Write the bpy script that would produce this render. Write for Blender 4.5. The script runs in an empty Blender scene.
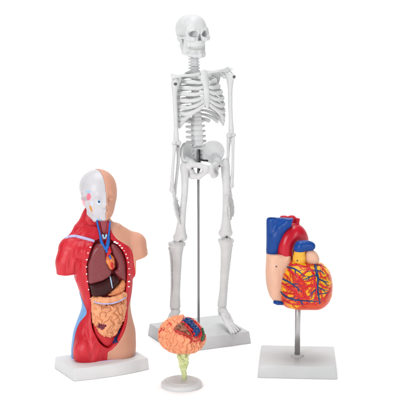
import bpy, bmesh, math, random
import numpy as np
from mathutils import Vector, Matrix
from mathutils.bvhtree import BVHTree

random.seed(7)
R = math.radians
C = bpy.context.scene.collection
K = 0.00137                      # metres per modelling unit
# ------------------------------------------------------------------ camera model
FPX, CPX = 1300.0, 208.0
PITCH = R(10.5)
cr = np.array([1.0, 0, 0])
cf = np.array([0, math.cos(PITCH), -math.sin(PITCH)])
cu = np.array([0, math.sin(PITCH), math.cos(PITCH)])


def ray(px, py):
    return cf + (px - CPX) / FPX * cr - (py - CPX) / FPX * cu


HB_SK = 12.3
CAM = np.array([0, 0, HB_SK]) - 1300.0 * ray(198.6, 327.5)


def on_z(px, py, z):
    d = ray(px, py)
    return CAM + d * ((z - CAM[2]) / d[2])


class Frame:
    """local frame of a model: x to its left side, y backwards, z up"""
    def __init__(s, origin, yaw):
        s.o = np.array([origin[0], origin[1], 0.0])
        s.yaw = yaw
        c, n = math.cos(yaw), math.sin(yaw)
        s.ax = np.array([c, n, 0]); s.ay = np.array([-n, c, 0])
        s.s = float(np.dot(s.o - CAM, cf)) / FPX

    def loc(s, w):
        d = np.asarray(w) - s.o
        return np.array([d @ s.ax, d @ s.ay, d[2]])

    def pt(s, px, py, f=0.0):
        d = ray(px, py)
        t = ((s.o - s.ay * f - CAM) @ s.ay) / (d @ s.ay)
        return s.loc(CAM + d * t)

    def g(s, px, py, z):
        return s.loc(on_z(px, py, z))

    def cast(s, px, py, bvh):
        d = ray(px, py)
        o = s.loc(CAM)
        dl = np.array([d @ s.ax, d @ s.ay, d[2]])
        h = bvh.ray_cast(Vector(o), Vector(dl).normalized())
        if h[0] is None:
            return None, None
        return np.array(h[0]), np.array(h[1])


def pix(fr, v):
    w_ = fr.o + v[:, :1] * fr.ax + v[:, 1:2] * fr.ay + np.stack([v[:, 0] * 0, v[:, 0] * 0, v[:, 2]], 1) - CAM
    z_ = w_ @ cf
    return CPX + FPX * (w_ @ cr) / z_, CPX - FPX * (w_ @ cu) / z_


# ------------------------------------------------------------------ noise
_rng = np.random.RandomState(11)
_perm = _rng.permutation(256); _perm = np.concatenate([_perm, _perm, _perm])
_grad = _rng.normal(size=(256, 3)); _grad /= np.linalg.norm(_grad, axis=1)[:, None]


def perlin(p):
    p = np.asarray(p, float)
    i = np.floor(p).astype(int); f = p - i
    i &= 255
    u = f * f * f * (f * (f * 6 - 15) + 10)
    r = np.zeros(len(p))
    for dx in (0, 1):
        for dy in (0, 1):
            for dz in (0, 1):
                h = _perm[_perm[_perm[i[:, 0] + dx] + i[:, 1] + dy] + i[:, 2] + dz]
                g = _grad[h]
                d = ((f[:, 0] - dx) * g[:, 0] + (f[:, 1] - dy) * g[:, 1] + (f[:, 2] - dz) * g[:, 2])
                w = (u[:, 0] if dx else 1 - u[:, 0]) * (u[:, 1] if dy else 1 - u[:, 1]) * (u[:, 2] if dz else 1 - u[:, 2])
                r += w * d
    return r * 1.6


# ------------------------------------------------------------------ signed distance modelling
def smin(a, b, k):
    if k <= 0:
        return np.minimum(a, b)
    h = np.maximum(k - np.abs(a - b), 0) / k
    return np.minimum(a, b) - h * h * k * 0.25


def smax(a, b, k):
    return -smin(-a, -b, k)


def poly_sd(poly, X, Z):
    """2-D signed distance to a closed polygon (negative inside)"""
    P = np.asarray(poly, float)
    d = np.full(np.broadcast(X, Z).shape, 1e9)
    ins = np.zeros(d.shape, bool)
    n = len(P)
    for i in range(n):
        a, b = P[i], P[(i + 1) % n]
        e = b - a
        wx, wz = X - a[0], Z - a[1]
        t = np.clip((wx * e[0] + wz * e[1]) / (e @ e + 1e-12), 0, 1)
        d = np.minimum(d, (wx - t * e[0]) ** 2 + (wz - t * e[1]) ** 2)
        c = (a[1] > Z) != (b[1] > Z)
        with np.errstate(divide='ignore', invalid='ignore'):
            xi = a[0] + (Z - a[1]) * e[0] / (e[1] if abs(e[1]) > 1e-9 else 1e-9)
        ins ^= c & (X < xi)
    d = np.sqrt(d)
    return np.where(ins, -d, d)


def smooth_poly(pts, n=6):
    P = np.asarray(pts, float); out = []
    m = len(P)
    for i in range(m):
        p0, p1, p2, p3 = P[i - 1], P[i], P[(i + 1) % m], P[(i + 2) % m]
        for k in range(n):
            t = k / n
            out.append(0.5 * (2 * p1 + (p2 - p0) * t + (2 * p0 - 5 * p1 + 4 * p2 - p3) * t * t + (3 * p1 - p0 - 3 * p2 + p3) * t ** 3))
    return np.array(out)


def curve(pts, n=8):
    P = np.asarray(pts, float)
    P = np.vstack([2 * P[0] - P[1], P, 2 * P[-1] - P[-2]]); out = []
    for i in range(1, len(P) - 2):
        p0, p1, p2, p3 = P[i - 1], P[i], P[i + 1], P[i + 2]
        for k in range(n):
            t = k / n
            out.append(0.5 * (2 * p1 + (p2 - p0) * t + (2 * p0 - 5 * p1 + 4 * p2 - p3) * t * t + (3 * p1 - p0 - 3 * p2 + p3) * t ** 3))
    out.append(P[-2])
    return np.array(out)


class Field:
    def __init__(s):
        s.ops = []

    def _add(s, lo, hi, fn, k, sub):
        s.ops.append((np.array(lo, float), np.array(hi, float), fn, k, sub)); return s

    def cone(s, a, b, ra, rb=None, k=0.0, sub=False, flat=None):
        a = np.asarray(a, float); b = np.asarray(b, float)
        rb = ra if rb is None else rb
        m = max(ra, rb)
        ab = b - a; L = ab @ ab + 1e-9
        nrm = None
        if flat is not None:
            nrm = np.asarray(flat[0], float); nrm = nrm / np.linalg.norm(nrm); sc = flat[1]

        def fn(X, Y, Z):
            x, y, z = X - a[0], Y - a[1], Z - a[2]
            t = np.clip((x * ab[0] + y * ab[1] + z * ab[2]) / L, 0, 1)
            x, y, z = x - t * ab[0], y - t * ab[1], z - t * ab[2]
            q = x * x + y * y + z * z
            if nrm is not None:
                q = q + (x * nrm[0] + y * nrm[1] + z * nrm[2]) ** 2 * (sc * sc - 1)
            return np.sqrt(q) - (ra + (rb - ra) * t)
        return s._add(np.minimum(a, b) - m, np.maximum(a, b) + m, fn, k, sub)

    def path(s, pts, rad, k=0.0, sub=False, flat=None):
        if not hasattr(rad, '__len__'):
            rad = [rad] * len(pts)
        for i in range(len(pts) - 1):
            s.cone(pts[i], pts[i + 1], rad[i], rad[i + 1], k, sub, flat)
        return s

    def spath(s, pts, rad, k=0.0):
        """path with the corners between its pieces rounded away"""
        q = curve(np.column_stack([np.array(pts, float), np.array(rad, float)]), 5)
        return s.path(list(q[:, :3]), list(np.maximum(q[:, 3], .3)), min(k, .6))

    def ball(s, c, r, k=0.0, sub=False, rot=None):
        c = np.asarray(c, float)
        r = np.array([r] * 3 if not hasattr(r, '__len__') else r, float)
        m = r.max() if rot is not None else r
        M = np.array(rot) if rot is not None else None

        def fn(X, Y, Z):
            x, y, z = X - c[0], Y - c[1], Z - c[2]
            if M is not None:
                x, y, z = (x * M[0, 0] + y * M[0, 1] + z * M[0, 2], x * M[1, 0] + y * M[1, 1] + z * M[1, 2],
                           x * M[2, 0] + y * M[2, 1] + z * M[2, 2])
            k0 = np.sqrt((x / r[0]) ** 2 + (y / r[1]) ** 2 + (z / r[2]) ** 2)
            k1 = np.sqrt((x / r[0] ** 2) ** 2 + (y / r[1] ** 2) ** 2 + (z / r[2] ** 2) ** 2) + 1e-6
            return np.maximum(k0 * (k0 - 1) / k1, -r.min())
        return s._add(c - m, c + m, fn, k, sub)

    def box(s, c, h, rnd=0.5, k=0.0, sub=False, rotz=0.0):
        c = np.asarray(c, float); h = np.asarray(h, float)
        cs, sn = math.cos(rotz), math.sin(rotz)

        def fn(X, Y, Z):
            x, y, z = X - c[0], Y - c[1], Z - c[2]
            x, y = x * cs + y * sn, -x * sn + y * cs
            qx, qy, qz = np.abs(x) - h[0] + rnd, np.abs(y) - h[1] + rnd, np.abs(z) - h[2] + rnd
            return (np.sqrt(np.maximum(qx, 0) ** 2 + np.maximum(qy, 0) ** 2 + np.maximum(qz, 0) ** 2)
                    + np.minimum(np.maximum(np.maximum(qx, qy), qz), 0) - rnd)
        m = np.array([math.hypot(h[0], h[1])] * 2 + [h[2]]) if rotz else h
        return s._add(c - m, c + m, fn, k, sub)

    def pillow(s, poly, yc, T, rnd, k=0.0, sub=False, bend=0.0, xc=0.0):
        """polygon in (x,z), half thickness T about y=yc(+bend*(x-xc)^2), edges rounded by rnd"""
        P = np.asarray(poly, float)

        def fn(X, Y, Z):
            d2 = poly_sd(P, X, Z)
            yy = np.abs(Y - yc - bend * (X - xc) ** 2)
            a, b = d2 + rnd, yy - (T - rnd)
            return np.sqrt(np.maximum(a, 0) ** 2 + np.maximum(b, 0) ** 2) + np.minimum(np.maximum(a, b), 0) - rnd
        ext = max(abs(P[:, 0].min() - xc), abs(P[:, 0].max() - xc)) ** 2 * bend
        lo = [P[:, 0].min(), yc - T + min(ext, 0), P[:, 1].min()]
        hi = [P[:, 0].max(), yc + T + max(ext, 0), P[:, 1].max()]
        return s._add(lo, hi, fn, k, sub)

    def full(s, fn):
        s.ops.append((None, None, fn, 0, 'full')); return s

    def bounds(s, lo, hi, fn, k=0.0):
        return s._add(lo, hi, fn, k, False)

    def mesh(s, h, relax=1):
        adds = [o for o in s.ops if o[4] is False]
        lo = np.min([o[0] for o in adds], axis=0) - 3 * h - 0.3
        hi = np.max([o[1] for o in adds], axis=0) + 3 * h + 0.3
        n = np.ceil((hi - lo) / h).astype(int) + 1
        F = np.full(tuple(n), 60.0, np.float32)
        ax = [lo[i] + h * np.arange(n[i]) for i in range(3)]
        for (l, u, fn, k, sub) in s.ops:
            if sub == 'full':
                F[:] = fn(F, ax[0][:, None, None], ax[1][None, :, None], ax[2][None, None, :]); continue
            m = k + 2.5 * h
            i0 = np.clip(np.floor((l - m - lo) / h).astype(int), 0, n - 1)
            i1 = np.clip(np.ceil((u + m - lo) / h).astype(int) + 1, 1, n)
            if np.any(i1 <= i0):
                continue
            sl = tuple(slice(i0[j], i1[j]) for j in range(3))
            d = fn(ax[0][sl[0]][:, None, None], ax[1][sl[1]][None, :, None], ax[2][sl[2]][None, None, :])
            F[sl] = smax(F[sl], -d, k) if sub else smin(F[sl], d, k)
        return nets(F, lo, h, relax)


_CO = np.array([(i & 1, (i >> 1) & 1, (i >> 2) & 1) for i in range(8)])
_ED = [(a, b) for a in range(8) for b in range(a + 1, 8) if bin(a ^ b).count('1') == 1]


def nets(F, lo, h, relax):
    S = F < 0
    n = F.shape
    cnt = np.zeros((n[0] - 1, n[1] - 1, n[2] - 1), np.int8)
    for c in _CO:
        cnt += S[c[0]:n[0] - 1 + c[0], c[1]:n[1] - 1 + c[1], c[2]:n[2] - 1 + c[2]]
    mask = (cnt > 0) & (cnt < 8)
    idx = np.argwhere(mask)
    V = np.stack([F[idx[:, 0] + c[0], idx[:, 1] + c[1], idx[:, 2] + c[2]] for c in _CO], 1).astype(float)
    acc = np.zeros((len(idx), 3)); num = np.zeros(len(idx))
    for a, b in _ED:
        fa, fb = V[:, a], V[:, b]
        m = (fa < 0) != (fb < 0)
        t = np.where(m, fa / np.where(m, fa - fb, 1), 0)
        p = _CO[a] + t[:, None] * (_CO[b] - _CO[a])
        acc += p * m[:, None]; num += m
    verts = lo + h * (idx + acc / num[:, None])
    ids = np.full(mask.shape, -1); ids[mask] = np.arange(len(idx))
    quads = []
    for ax in range(3):
        u, v = (ax + 1) % 3, (ax + 2) % 3
        s0 = [slice(None)] * 3; s1 = [slice(None)] * 3
        s0[ax] = slice(0, n[ax] - 1); s1[ax] = slice(1, n[ax])
        for q in (u, v):
            s0[q] = slice(1, n[q] - 1); s1[q] = slice(1, n[q] - 1)
        A, B = S[tuple(s0)], S[tuple(s1)]
        e = np.argwhere(A != B)
        if not len(e):
            continue
        ins = A[tuple(e.T)]
        e = e.copy(); e[:, u] += 1; e[:, v] += 1

        def cid(du, dv):
            q = e.copy(); q[:, u] -= du; q[:, v] -= dv
            return ids[q[:, 0], q[:, 1], q[:, 2]]
        Q = np.stack([cid(1, 1), cid(0, 1), cid(0, 0), cid(1, 0)], 1)
        Q[~ins] = Q[~ins][:, ::-1]
        quads.append(Q)
    Q = np.vstack(quads)
    Q = Q[(Q >= 0).all(1)]
    for _ in range(relax):
        verts = laplace(verts, Q, 0.5)
    return verts, Q


def laplace(v, Q, w):
    a = np.concatenate([Q[:, 0], Q[:, 1], Q[:, 2], Q[:, 3]]); b = np.concatenate([Q[:, 1], Q[:, 2], Q[:, 3], Q[:, 0]])
    n = np.bincount(a, minlength=len(v)) + np.bincount(b, minlength=len(v))
    o = np.empty_like(v)
    for i in range(3):
        o[:, i] = (np.bincount(a, v[b, i], len(v)) + np.bincount(b, v[a, i], len(v))) / np.maximum(n, 1)
    return v + (o - v) * w


def normals(v, Q):
    fn = np.cross(v[Q[:, 2]] - v[Q[:, 0]], v[Q[:, 3]] - v[Q[:, 1]])
    o = np.zeros_like(v)
    for i in range(3):
        for j in range(4):
            o[:, i] += np.bincount(Q[:, j], fn[:, i], len(v))
    return o / (np.linalg.norm(o, axis=1)[:, None] + 1e-9)


def gyri(v, Q, freq, amp, width, seed=0.0, warp=0.5):
    """push winding furrows into a surface, as between the folds of a brain or gut"""
    N = normals(v, Q)
    p = v * freq + seed
    q = p + warp * np.stack([perlin(p * 1.1 + 7.3), perlin(p * 1.1 + 19.1), perlin(p * 1.1 + 31.7)], 1)
    r = np.abs(perlin(q))
    return v + N * (amp * (1 - np.exp(-(r / width) ** 2)) - amp * .6)[:, None]


# ------------------------------------------------------------------ Blender objects
def make_mesh(name, v, faces, m, parent=None, loc=(0, 0, 0), rotz=0.0, col=None, smooth=True):
    me = bpy.data.meshes.new(name)
    v = np.asarray(v, float) * K
    if isinstance(faces, np.ndarray):
        me.vertices.add(len(v)); me.vertices.foreach_set('co', v.astype(np.float32).ravel())
        me.loops.add(faces.size); me.loops.foreach_set('vertex_index', faces.astype(np.int32).ravel())
        me.polygons.add(len(faces))
        me.polygons.foreach_set('loop_start', np.arange(0, faces.size, 4, dtype=np.int32))
        me.polygons.foreach_set('loop_total', np.full(len(faces), 4, np.int32))
        me.update(calc_edges=True); me.validate()
    else:
        me.from_pydata([tuple(a) for a in v], [], [tuple(f) for f in faces]); me.update()
    if smooth:
        me.polygons.foreach_set('use_smooth', np.ones(len(me.polygons), bool))
    if col is not None:
        at = me.color_attributes.new('Col', 'FLOAT_COLOR', 'POINT')
        c = np.ones((len(me.vertices), 4), np.float32); c[:, :3] = col
        at.data.foreach_set('color', c.ravel())
    me.materials.append(m)
    o = bpy.data.objects.new(name, me); C.objects.link(o)
    o.parent = parent
    o.location = tuple(np.asarray(loc, float) * K); o.rotation_euler = (0, 0, rotz)
    return o


def build(name, field, h, m, parent, loc=(0, 0, 0), rotz=0.0, relax=1, col=None):
    v, q = field.mesh(h, relax)
    return make_mesh(name, v, q, m, parent, loc, rotz, None if col is None else col(v))


def tube_data(pts, rad, n=10, flat=1.0, up=(0, 0, 1), cap=.6):
    P = np.asarray(pts, float)
    if not hasattr(rad, '__len__'):
        rad = [rad] * len(P)
    T = np.gradient(P, axis=0); T /= np.linalg.norm(T, axis=1)[:, None] + 1e-9
    V = []; Fs = []
    upv = np.asarray(up, float)
    prev = None
    for i in range(len(P)):
        sd = np.cross(T[i], upv)
        if np.linalg.norm(sd) < 0.15:
            sd = prev if prev is not None else np.cross(T[i], [0, 1, 0.01])
        sd = sd / np.linalg.norm(sd); prev = sd
        vv = np.cross(sd, T[i])
        for k in range(n):
            a = 2 * math.pi * k / n
            V.append(P[i] + rad[i] * (math.cos(a) * flat * sd + math.sin(a) * vv))
    for i in range(len(P) - 1):
        for k in range(n):
            a, b = i * n + k, i * n + (k + 1) % n
            Fs.append((a, b, b + n, a + n))
    if cap:
        for e, sgn in ((0, -1), (len(P) - 1, 1)):
            base = len(V)
            V.append(P[e] + T[e] * sgn * rad[e] * cap * flat)
            for k in range(n):
                a, b = e * n + k, e * n + (k + 1) % n
                Fs.append((b, a, base) if sgn < 0 else (a, b, base))
    return V, Fs


def tubes(name, lists, m, parent, n=8, flat=1.0, up=(0, 0, 1), loc=(0, 0, 0), cap=.6):
    V = []; Fs = []
    for pts, rad in lists:
        v, f = tube_data(pts, rad, n, flat, up, cap)
        o = len(V); V += v; Fs += [tuple(i + o for i in q) for q in f]
    return make_mesh(name, V, Fs, m, parent, loc)


def prism(name, top, bottom, z0, z1, bev, m, parent):
    """slab from two outlines, edges bevelled"""
    bm = bmesh.new()
    n = len(top)
    b = [bm.verts.new((p[0] * K, p[1] * K, z0 * K)) for p in bottom]
    t = [bm.verts.new((p[0] * K, p[1] * K, z1 * K)) for p in top]
    bm.faces.new(list(reversed(b))); bm.faces.new(t)
    for i in range(n):
        j = (i + 1) % n
        bm.faces.new((b[i], b[j], t[j], t[i]))
    bmesh.ops.recalc_face_normals(bm, faces=bm.faces)
    if bev:
        bmesh.ops.bevel(bm, geom=list(bm.edges), offset=bev * K, segments=3, profile=.5, affect='EDGES', clamp_overlap=True)
    me = bpy.data.meshes.new(name); bm.to_mesh(me); bm.free()
    me.polygons.foreach_set('use_smooth', np.ones(len(me.polygons), bool))
    me.set_sharp_from_angle(angle=R(50))
    me.materials.append(m)
    o = bpy.data.objects.new(name, me); C.objects.link(o); o.parent = parent
    return o


def lathe(name, prof, m, parent, loc=(0, 0, 0), n=64):
    V = []; Fs = []
    for r, z in prof:
        for k in range(n):
            a = 2 * math.pi * k / n
            V.append((r * math.cos(a), r * math.sin(a), z))
    L = len(prof)
    for i in range(L - 1):
        for k in range(n):
            a, b = i * n + k, i * n + (k + 1) % n
            Fs.append((a, b, b + n, a + n))
    Fs.append(tuple(reversed(range(n)))); Fs.append(tuple(range((L - 1) * n, L * n)))
    o = make_mesh(name, V, Fs, m, parent, loc)
    o.data.set_sharp_from_angle(angle=R(40))
    return o


def bvh_of(v, q):
    return BVHTree.FromPolygons([Vector(a) for a in v], [tuple(int(i) for i in f) for f in q])


def thing(name, label, cat, fr):
    o = bpy.data.objects.new(name, None); C.objects.link(o)
    o.location = tuple(fr.o * K); o.rotation_euler = (0, 0, fr.yaw)
    o.empty_display_size = .02
    o['label'] = label; o['category'] = cat
    return o


# ------------------------------------------------------------------ materials
def lin(c):
    return tuple((x / 255 / 12.92 if x / 255 <= .04045 else ((x / 255 + .055) / 1.055) ** 2.4) for x in c)


def mat(name, rgb=None, rough=.4, var=.06, scale=60, bump=.0, bscale=300, spec=.3, attr=False, metal=0, coat=0, sss=0,
        stretch=(1, 1, 1), rgb2=None, lo=.35, hi=.65, warp=0.0):
    m = bpy.data.materials.new(name); m.use_nodes = True
    nt = m.node_tree; nd = nt.nodes; ln = nt.links
    b = nd['Principled BSDF']
    b.inputs['Roughness'].default_value = rough
    b.inputs['Specular IOR Level'].default_value = spec
    b.inputs['Metallic'].default_value = metal
    b.inputs['Coat Weight'].default_value = coat
    b.inputs['Coat Roughness'].default_value = .12
    if sss:
        b.inputs['Subsurface Weight'].default_value = sss
        b.inputs['Subsurface Scale'].default_value = .002
        b.inputs['Subsurface Radius'].default_value = (1, .5, .35)
    tc = nd.new('ShaderNodeTexCoord'); mp = nd.new('ShaderNodeMapping')
    mp.inputs['Scale'].default_value = stretch
    ln.new(tc.outputs['Object'], mp.inputs['Vector'])
    nz = nd.new('ShaderNodeTexNoise'); nz.inputs['Scale'].default_value = scale; nz.inputs['Detail'].default_value = 4
    nz.inputs['Distortion'].default_value = warp
    ln.new(mp.outputs['Vector'], nz.inputs['Vector'])
    rp = nd.new('ShaderNodeValToRGB')
    rp.color_ramp.elements[0].position = lo; rp.color_ramp.elements[1].position = hi
    ln.new(nz.outputs['Fac'], rp.inputs['Fac'])
    if attr:
        at = nd.new('ShaderNodeAttribute'); at.attribute_name = 'Col'
        mx = nd.new('ShaderNodeMixRGB'); mx.blend_type = 'MULTIPLY'; mx.inputs['Fac'].default_value = 1
        rp.color_ramp.elements[0].color = (1 - var * 2,) * 3 + (1,)
        rp.color_ramp.elements[1].color = (1, 1, 1, 1)
        ln.new(at.outputs['Color'], mx.inputs['Color1']); ln.new(rp.outputs['Color'], mx.inputs['Color2'])
        ln.new(mx.outputs['Color'], b.inputs['Base Color'])
    else:
        c = np.array(rgb if max(rgb) <= 1 else lin(rgb))
        if rgb2 is None:
            c1, c2 = c * (1 - var), np.minimum(c * (1 + var), .95)
        else:
            c1, c2 = c, np.array(rgb2 if max(rgb2) <= 1 else lin(rgb2))
        rp.color_ramp.elements[0].color = tuple(c1) + (1,); rp.color_ramp.elements[1].color = tuple(c2) + (1,)
        ln.new(rp.outputs['Color'], b.inputs['Base Color'])
    if bump:
        n2 = nd.new('ShaderNodeTexNoise'); n2.inputs['Scale'].default_value = bscale; n2.inputs['Detail'].default_value = 3
        n2.inputs['Distortion'].default_value = warp
        ln.new(mp.outputs['Vector'], n2.inputs['Vector'])
        bp = nd.new('ShaderNodeBump'); bp.inputs['Strength'].default_value = bump; bp.inputs['Distance'].default_value = .001
        ln.new(n2.outputs['Fac'], bp.inputs['Height']); ln.new(bp.outputs['Normal'], b.inputs['Normal'])
    return m


BONE = mat('bone_plastic', (.60, .606, .61), .42, .04, 90, .25, 260)
TOOTH = mat('tooth_plastic', (.585, .585, .58), .3, .02, 90)
BASE = mat('base_plastic', (.495, .503, .508), .32, .02, 40, .04, 900)
BASE_L = mat('base_plastic_pale', (.60, .60, .605), .32, .02, 40, .04, 900)
LILAC = mat('lilac_glue', (.60, .55, .78), .4, .04, 60)
STEEL = mat('brushed_steel', (.42, .42, .42), .3, .1, 60, .05, 900, metal=.95, stretch=(1, 1, .05))
STEELD = mat('dark_steel', (.28, .28, .285), .35, .1, 60, .05, 900, metal=.8, stretch=(1, 1, .05))
DARK = mat('dark_rod', (.05, .05, .055), .35, .1, 60, metal=.5)
PIN = mat('screw_metal', (.12, .12, .12), .35, .1, 60, metal=.8)
SKIN = mat('skin_plastic', (.60, .30, .205), .42, .04, 50, .12, 420)
MUSCLE = mat('muscle_paint', (.50, .012, .024), .4, .1, 110, .35, 190, stretch=(1, 1, .22), rgb2=(.63, .045, .058), lo=.42, hi=.75, warp=.6)
FLESH = mat('flesh_rim', (.56, .022, .032), .33, .1, 110, .15, 300)
SKULLP = mat('skull_paint', rough=.35, attr=True, var=.02, scale=120, bump=.12, bscale=300)
MAROON = mat('trachea_maroon', (.32, .055, .075), .35, .1, 150, .3, 500)
LUNG = mat('lung_tissue', (.175, .026, .034), .33, .1, 900, .22, 900, rgb2=(.24, .050, .056), lo=.35, hi=.75, spec=.4)
LIVER = mat('liver_brown', (.042, .011, .012), .3, .2, 80, .1, 300, spec=.16)
GUT = mat('gut_peach', (.74, .33, .165), .33, .06, 120, .1, 500)
STOM = mat('stomach_orange', (.68, .25, .11), .33, .1, 200, .3, 350)
BLUE = mat('vein_blue', (.008, .036, .14), .3, .08, 80)
BLUEB = mat('bright_vein_blue', (.015, .12, .46), .3, .08, 80)
PALEB = mat('pale_blue', (.36, .55, .72), .35, .06, 80)
LIGAM = mat('clavicle_blue', (.45, .42, .66), .35, .12, 600, .2, 700)
SIDEB = mat('flank_blue', (.17, .36, .66), .38, .1, 60)
RED = mat('artery_red', (.52, .008, .018), .28, .06, 80, coat=.1)
AORTA = mat('aorta_red', (.48, .008, .024), .26, .06, 60, .05, 300, spec=.3)
VCAVA = mat('vena_cava_blue', (.006, .052, .25), .34, .06, 60, .03, 300, spec=.22)
ATRIUM = mat('atrium_peach', (.68, .40, .285), .4, .04, 60, .08, 400)
YELLOW = mat('pulmonary_yellow', (.78, .36, .025), .3, .1, 90, .1, 300, rgb2=(.80, .47, .06))
HEARTM = mat('ventricle_paint', rough=.32, attr=True, var=.05, scale=160, bump=.15, bscale=260, spec=.16)
BRAINM = mat('brain_paint', rough=.36, attr=True, var=.03, scale=160, bump=.06, bscale=400)
BROWN = mat('brain_brown', (.10, .028, .014), .4, .3, 300, .6, 450, rgb2=(.36, .13, .07))
GREEN = mat('lobe_green', (.04, .13, .06), .4, .1, 200)
STEM = mat('stem_green', (.42, .50, .20), .38, .12, 160, .2, 300, rgb2=(.62, .64, .36))
PURPLE = mat('appendix_purple', (.12, .012, .03), .3, .2, 300, rgb2=(.25, .04, .07))
WHITE = mat('white_enamel', (.80, .80, .80), .3, .02, 60)
BLACK = mat('black_paint', (.01, .01, .012), .3, .1, 60)
HEARTS = mat('small_heart_orange', (.66, .14, .035), .3, .1, 200, .2, 300, rgb2=(.72, .25, .09))
SHEET = mat('white_sheet', (.95, .95, .95), .7, .01, 4, spec=.2)
LINE = mat('crease_grey', (.46, .42, .44), .5, .1, 60)

# ================================================================== SKELETON
S = Frame((0, 0), R(24.6))
sk = thing('skeleton_model', 'tall white human skeleton model hanging on a steel rod above a square grey base', 'skeleton', S)


def bonef(pts, k=1.5):
    """pts: list of (px,py,f,r) -> field of tapered pieces"""
    f = Field()
    P = [S.pt(a, b, c) for a, b, c, _ in pts]; r = [q[3] for q in pts]
    return f.path(P, r, k)


def quad_frame(top, hb):
    q = [on_z(px, py, hb) for px, py in top]      # left, back, right, front
    c = sum(q) / 4
    w = ((q[2] - q[3]) + (q[1] - q[0])) / 2
    d = ((q[0] - q[3]) + (q[1] - q[2])) / 2
    return c, np.linalg.norm(w), np.linalg.norm(d), math.atan2(w[1], w[0])


c, bw, bd, byaw = quad_frame([(149, 324), (220, 314), (248, 332), (178, 340.3)], HB_SK)


def rect(cx, cy, w, d, yaw, grow=0.0):
    out = []
    for sx, sy in ((-1, -1), (1, -1), (1, 1), (-1, 1)):
        x, y = sx * (w / 2 + grow), sy * (d / 2 + grow)
        out.append((cx + x * math.cos(yaw) - y * math.sin(yaw), cy + x * math.sin(yaw) + y * math.cos(yaw)))
    return out


bl = S.loc(c)
prism('base', rect(bl[0], bl[1], bw, bd, byaw - S.yaw), rect(bl[0], bl[1], bw, bd, byaw - S.yaw, 1.6), 0.02, HB_SK, 0.9, BASE, sk)
ztop = S.pt(198.3, 150, 0)
tubes('support_rod', [([(0, 0, HB_SK - 1), (0, 0, 60), (0, 0, 120), tuple(ztop)], 1.2)], STEELD, sk, n=16)
lathe('rod_collar', [(3.4, HB_SK), (3.4, HB_SK + .8), (2.2, HB_SK + 1.4), (1.5, HB_SK + 1.4)], BASE, sk, n=32)
tubes('bracket', [([S.pt(199, 159.5, 3), S.pt(204, 160.6, 3), S.pt(209.5, 160.6, 3)], .95)], DARK, sk)
tubes('rod_sleeve', [([S.pt(198.9, 170.5, 0.0), S.pt(198.9, 150, 0.0)], 1.55)], DARK, sk, n=12)

# ---- skull (own yaw)
HY = R(8)
hl = S.pt(191.6, 28.6, -6)
f = Field()
f.ball((0, 2.5, 0), (13.6, 16.2, 13.9), 0)
f.ball((0, -5, .8), (11.8, 11.2, 12.4), 3)
f.ball((0, 8, -5), (10.5, 9.5, 8.5), 3)
for sx in (-1, 1):
    f.path([(sx * 10.6, -10.6, -.4), (sx * 6, -14.5, -.3), (sx * 1.5, -14.6, -1.4)], [.9, 1.15, 1.0], 2.2)       # brow
    f.path([(sx * 10.9, -10.4, .2), (sx * 11.6, -10.2, -4.5), (sx * 10.6, -11.6, -9)], [1.3, 1.6, 2.3], 1.2)     # orbit side
    f.path([(sx * 11.3, -11.3, -8.6), (sx * 7, -14.2, -9.2), (sx * 4, -14.6, -7.8)], [2.3, 2.0, 1.6], 1.4)       # cheek
    f.path([(sx * 11.6, -10.0, -8.4), (sx * 13.7, -4, -8.2), (sx * 13.0, 2.5, -7.4)], [1.9, 1.2, 1.4], .8)        # arch
    f.path([(sx * 2.0, -15.2, -1), (sx * 1.5, -15.6, -3.4)], [1.3, .9], 1)                                          # nasal bone
f.ball((0, -9.6, -12.6), (8.0, 6.8, 6.6), 2.5)                                                                       # maxilla
f.ball((0, -9, -6), (8, 5, 6), 2)
for sx in (-1, 1):
    f.path([(sx * 8.2, -7.5, -8.5), (sx * 7.2, -5.5, -17.5)], [2.6, 2.4], 2)
for sx in (-1, 1):
    f.ball((sx * 5.9, -14.2, -4.4), (3.3, 7.6, 3.05), .7, True)                                                    # eye sockets
    for yy in (-17.2, -15.8, -14.6):
        f.path([(sx * .3, yy, -5.2), (sx * 1.2, yy, -10.0)], [.7, 1.25], .2, True)
    f.path([(sx * .3, -18.5, -5.0), (sx * 1.2, -18, -10.2)], [.8, 1.4], .3, True).path([(sx * .3, -13.5, -5.2), (sx * 1.2, -12.2, -10.2)], [.9, 1.5], .3, True)                                # nose opening
    f.ball((sx * 13.9, -3.6, -3.0), (2.1, 6.0, 4.6), 1.2, True)                                                  # temple hollow
    f.ball((sx * 12.8, -3.0, -11.5), (3.2, 5.6, 2.6), .8, True)
    f.ball((sx * 11.6, 4.4, -9.4), (1.9, 2.4, 3.4), 1.8)                                                           # mastoid
    f.ball((sx * 14.0, 2.2, -8.0), (1.6, 1.2, 1.2), .5, True)
f.path([(-6, -18, 4.6), (0, -17.4, 5.0), (7, -16.3, 4.4)], .4, .5, True)
skull = build('skull', f, .4, BONE, sk, hl, HY, relax=1)
f = Field()
jawp = [(-11.2, 1.2, -9), (-10.6, .2, -16.5), (-9.4, -1.6, -22.0), (-7.6, -8.6, -23.8), (-4.6, -13.4, -24.6), (0, -14.8, -24.8),
        (4.6, -13.4, -24.6), (7.6, -8.6, -23.8), (9.4, -1.6, -22.0), (10.6, .2, -16.5), (11.2, 1.2, -9)]
f.path(jawp, [1.3, 2.3, 2.5, 2.3, 2.2, 2.4, 2.2, 2.3, 2.5, 2.3, 1.3], 1.8)
for sx in (-1, 1):
    f.path([(sx * 10.0, -3.6, -19), (sx * 10.2, -5.6, -10)], [2.9, 1.3], 2)
    f.path([(sx * 9.0, -4.0, -17.2), (sx * 8.2, -6, -19.6), (sx * 5.4, -11.2, -20.8), (0, -13.4, -21.2)], [1.8, 2.2, 2.2, 2.2], 1.5)
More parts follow.
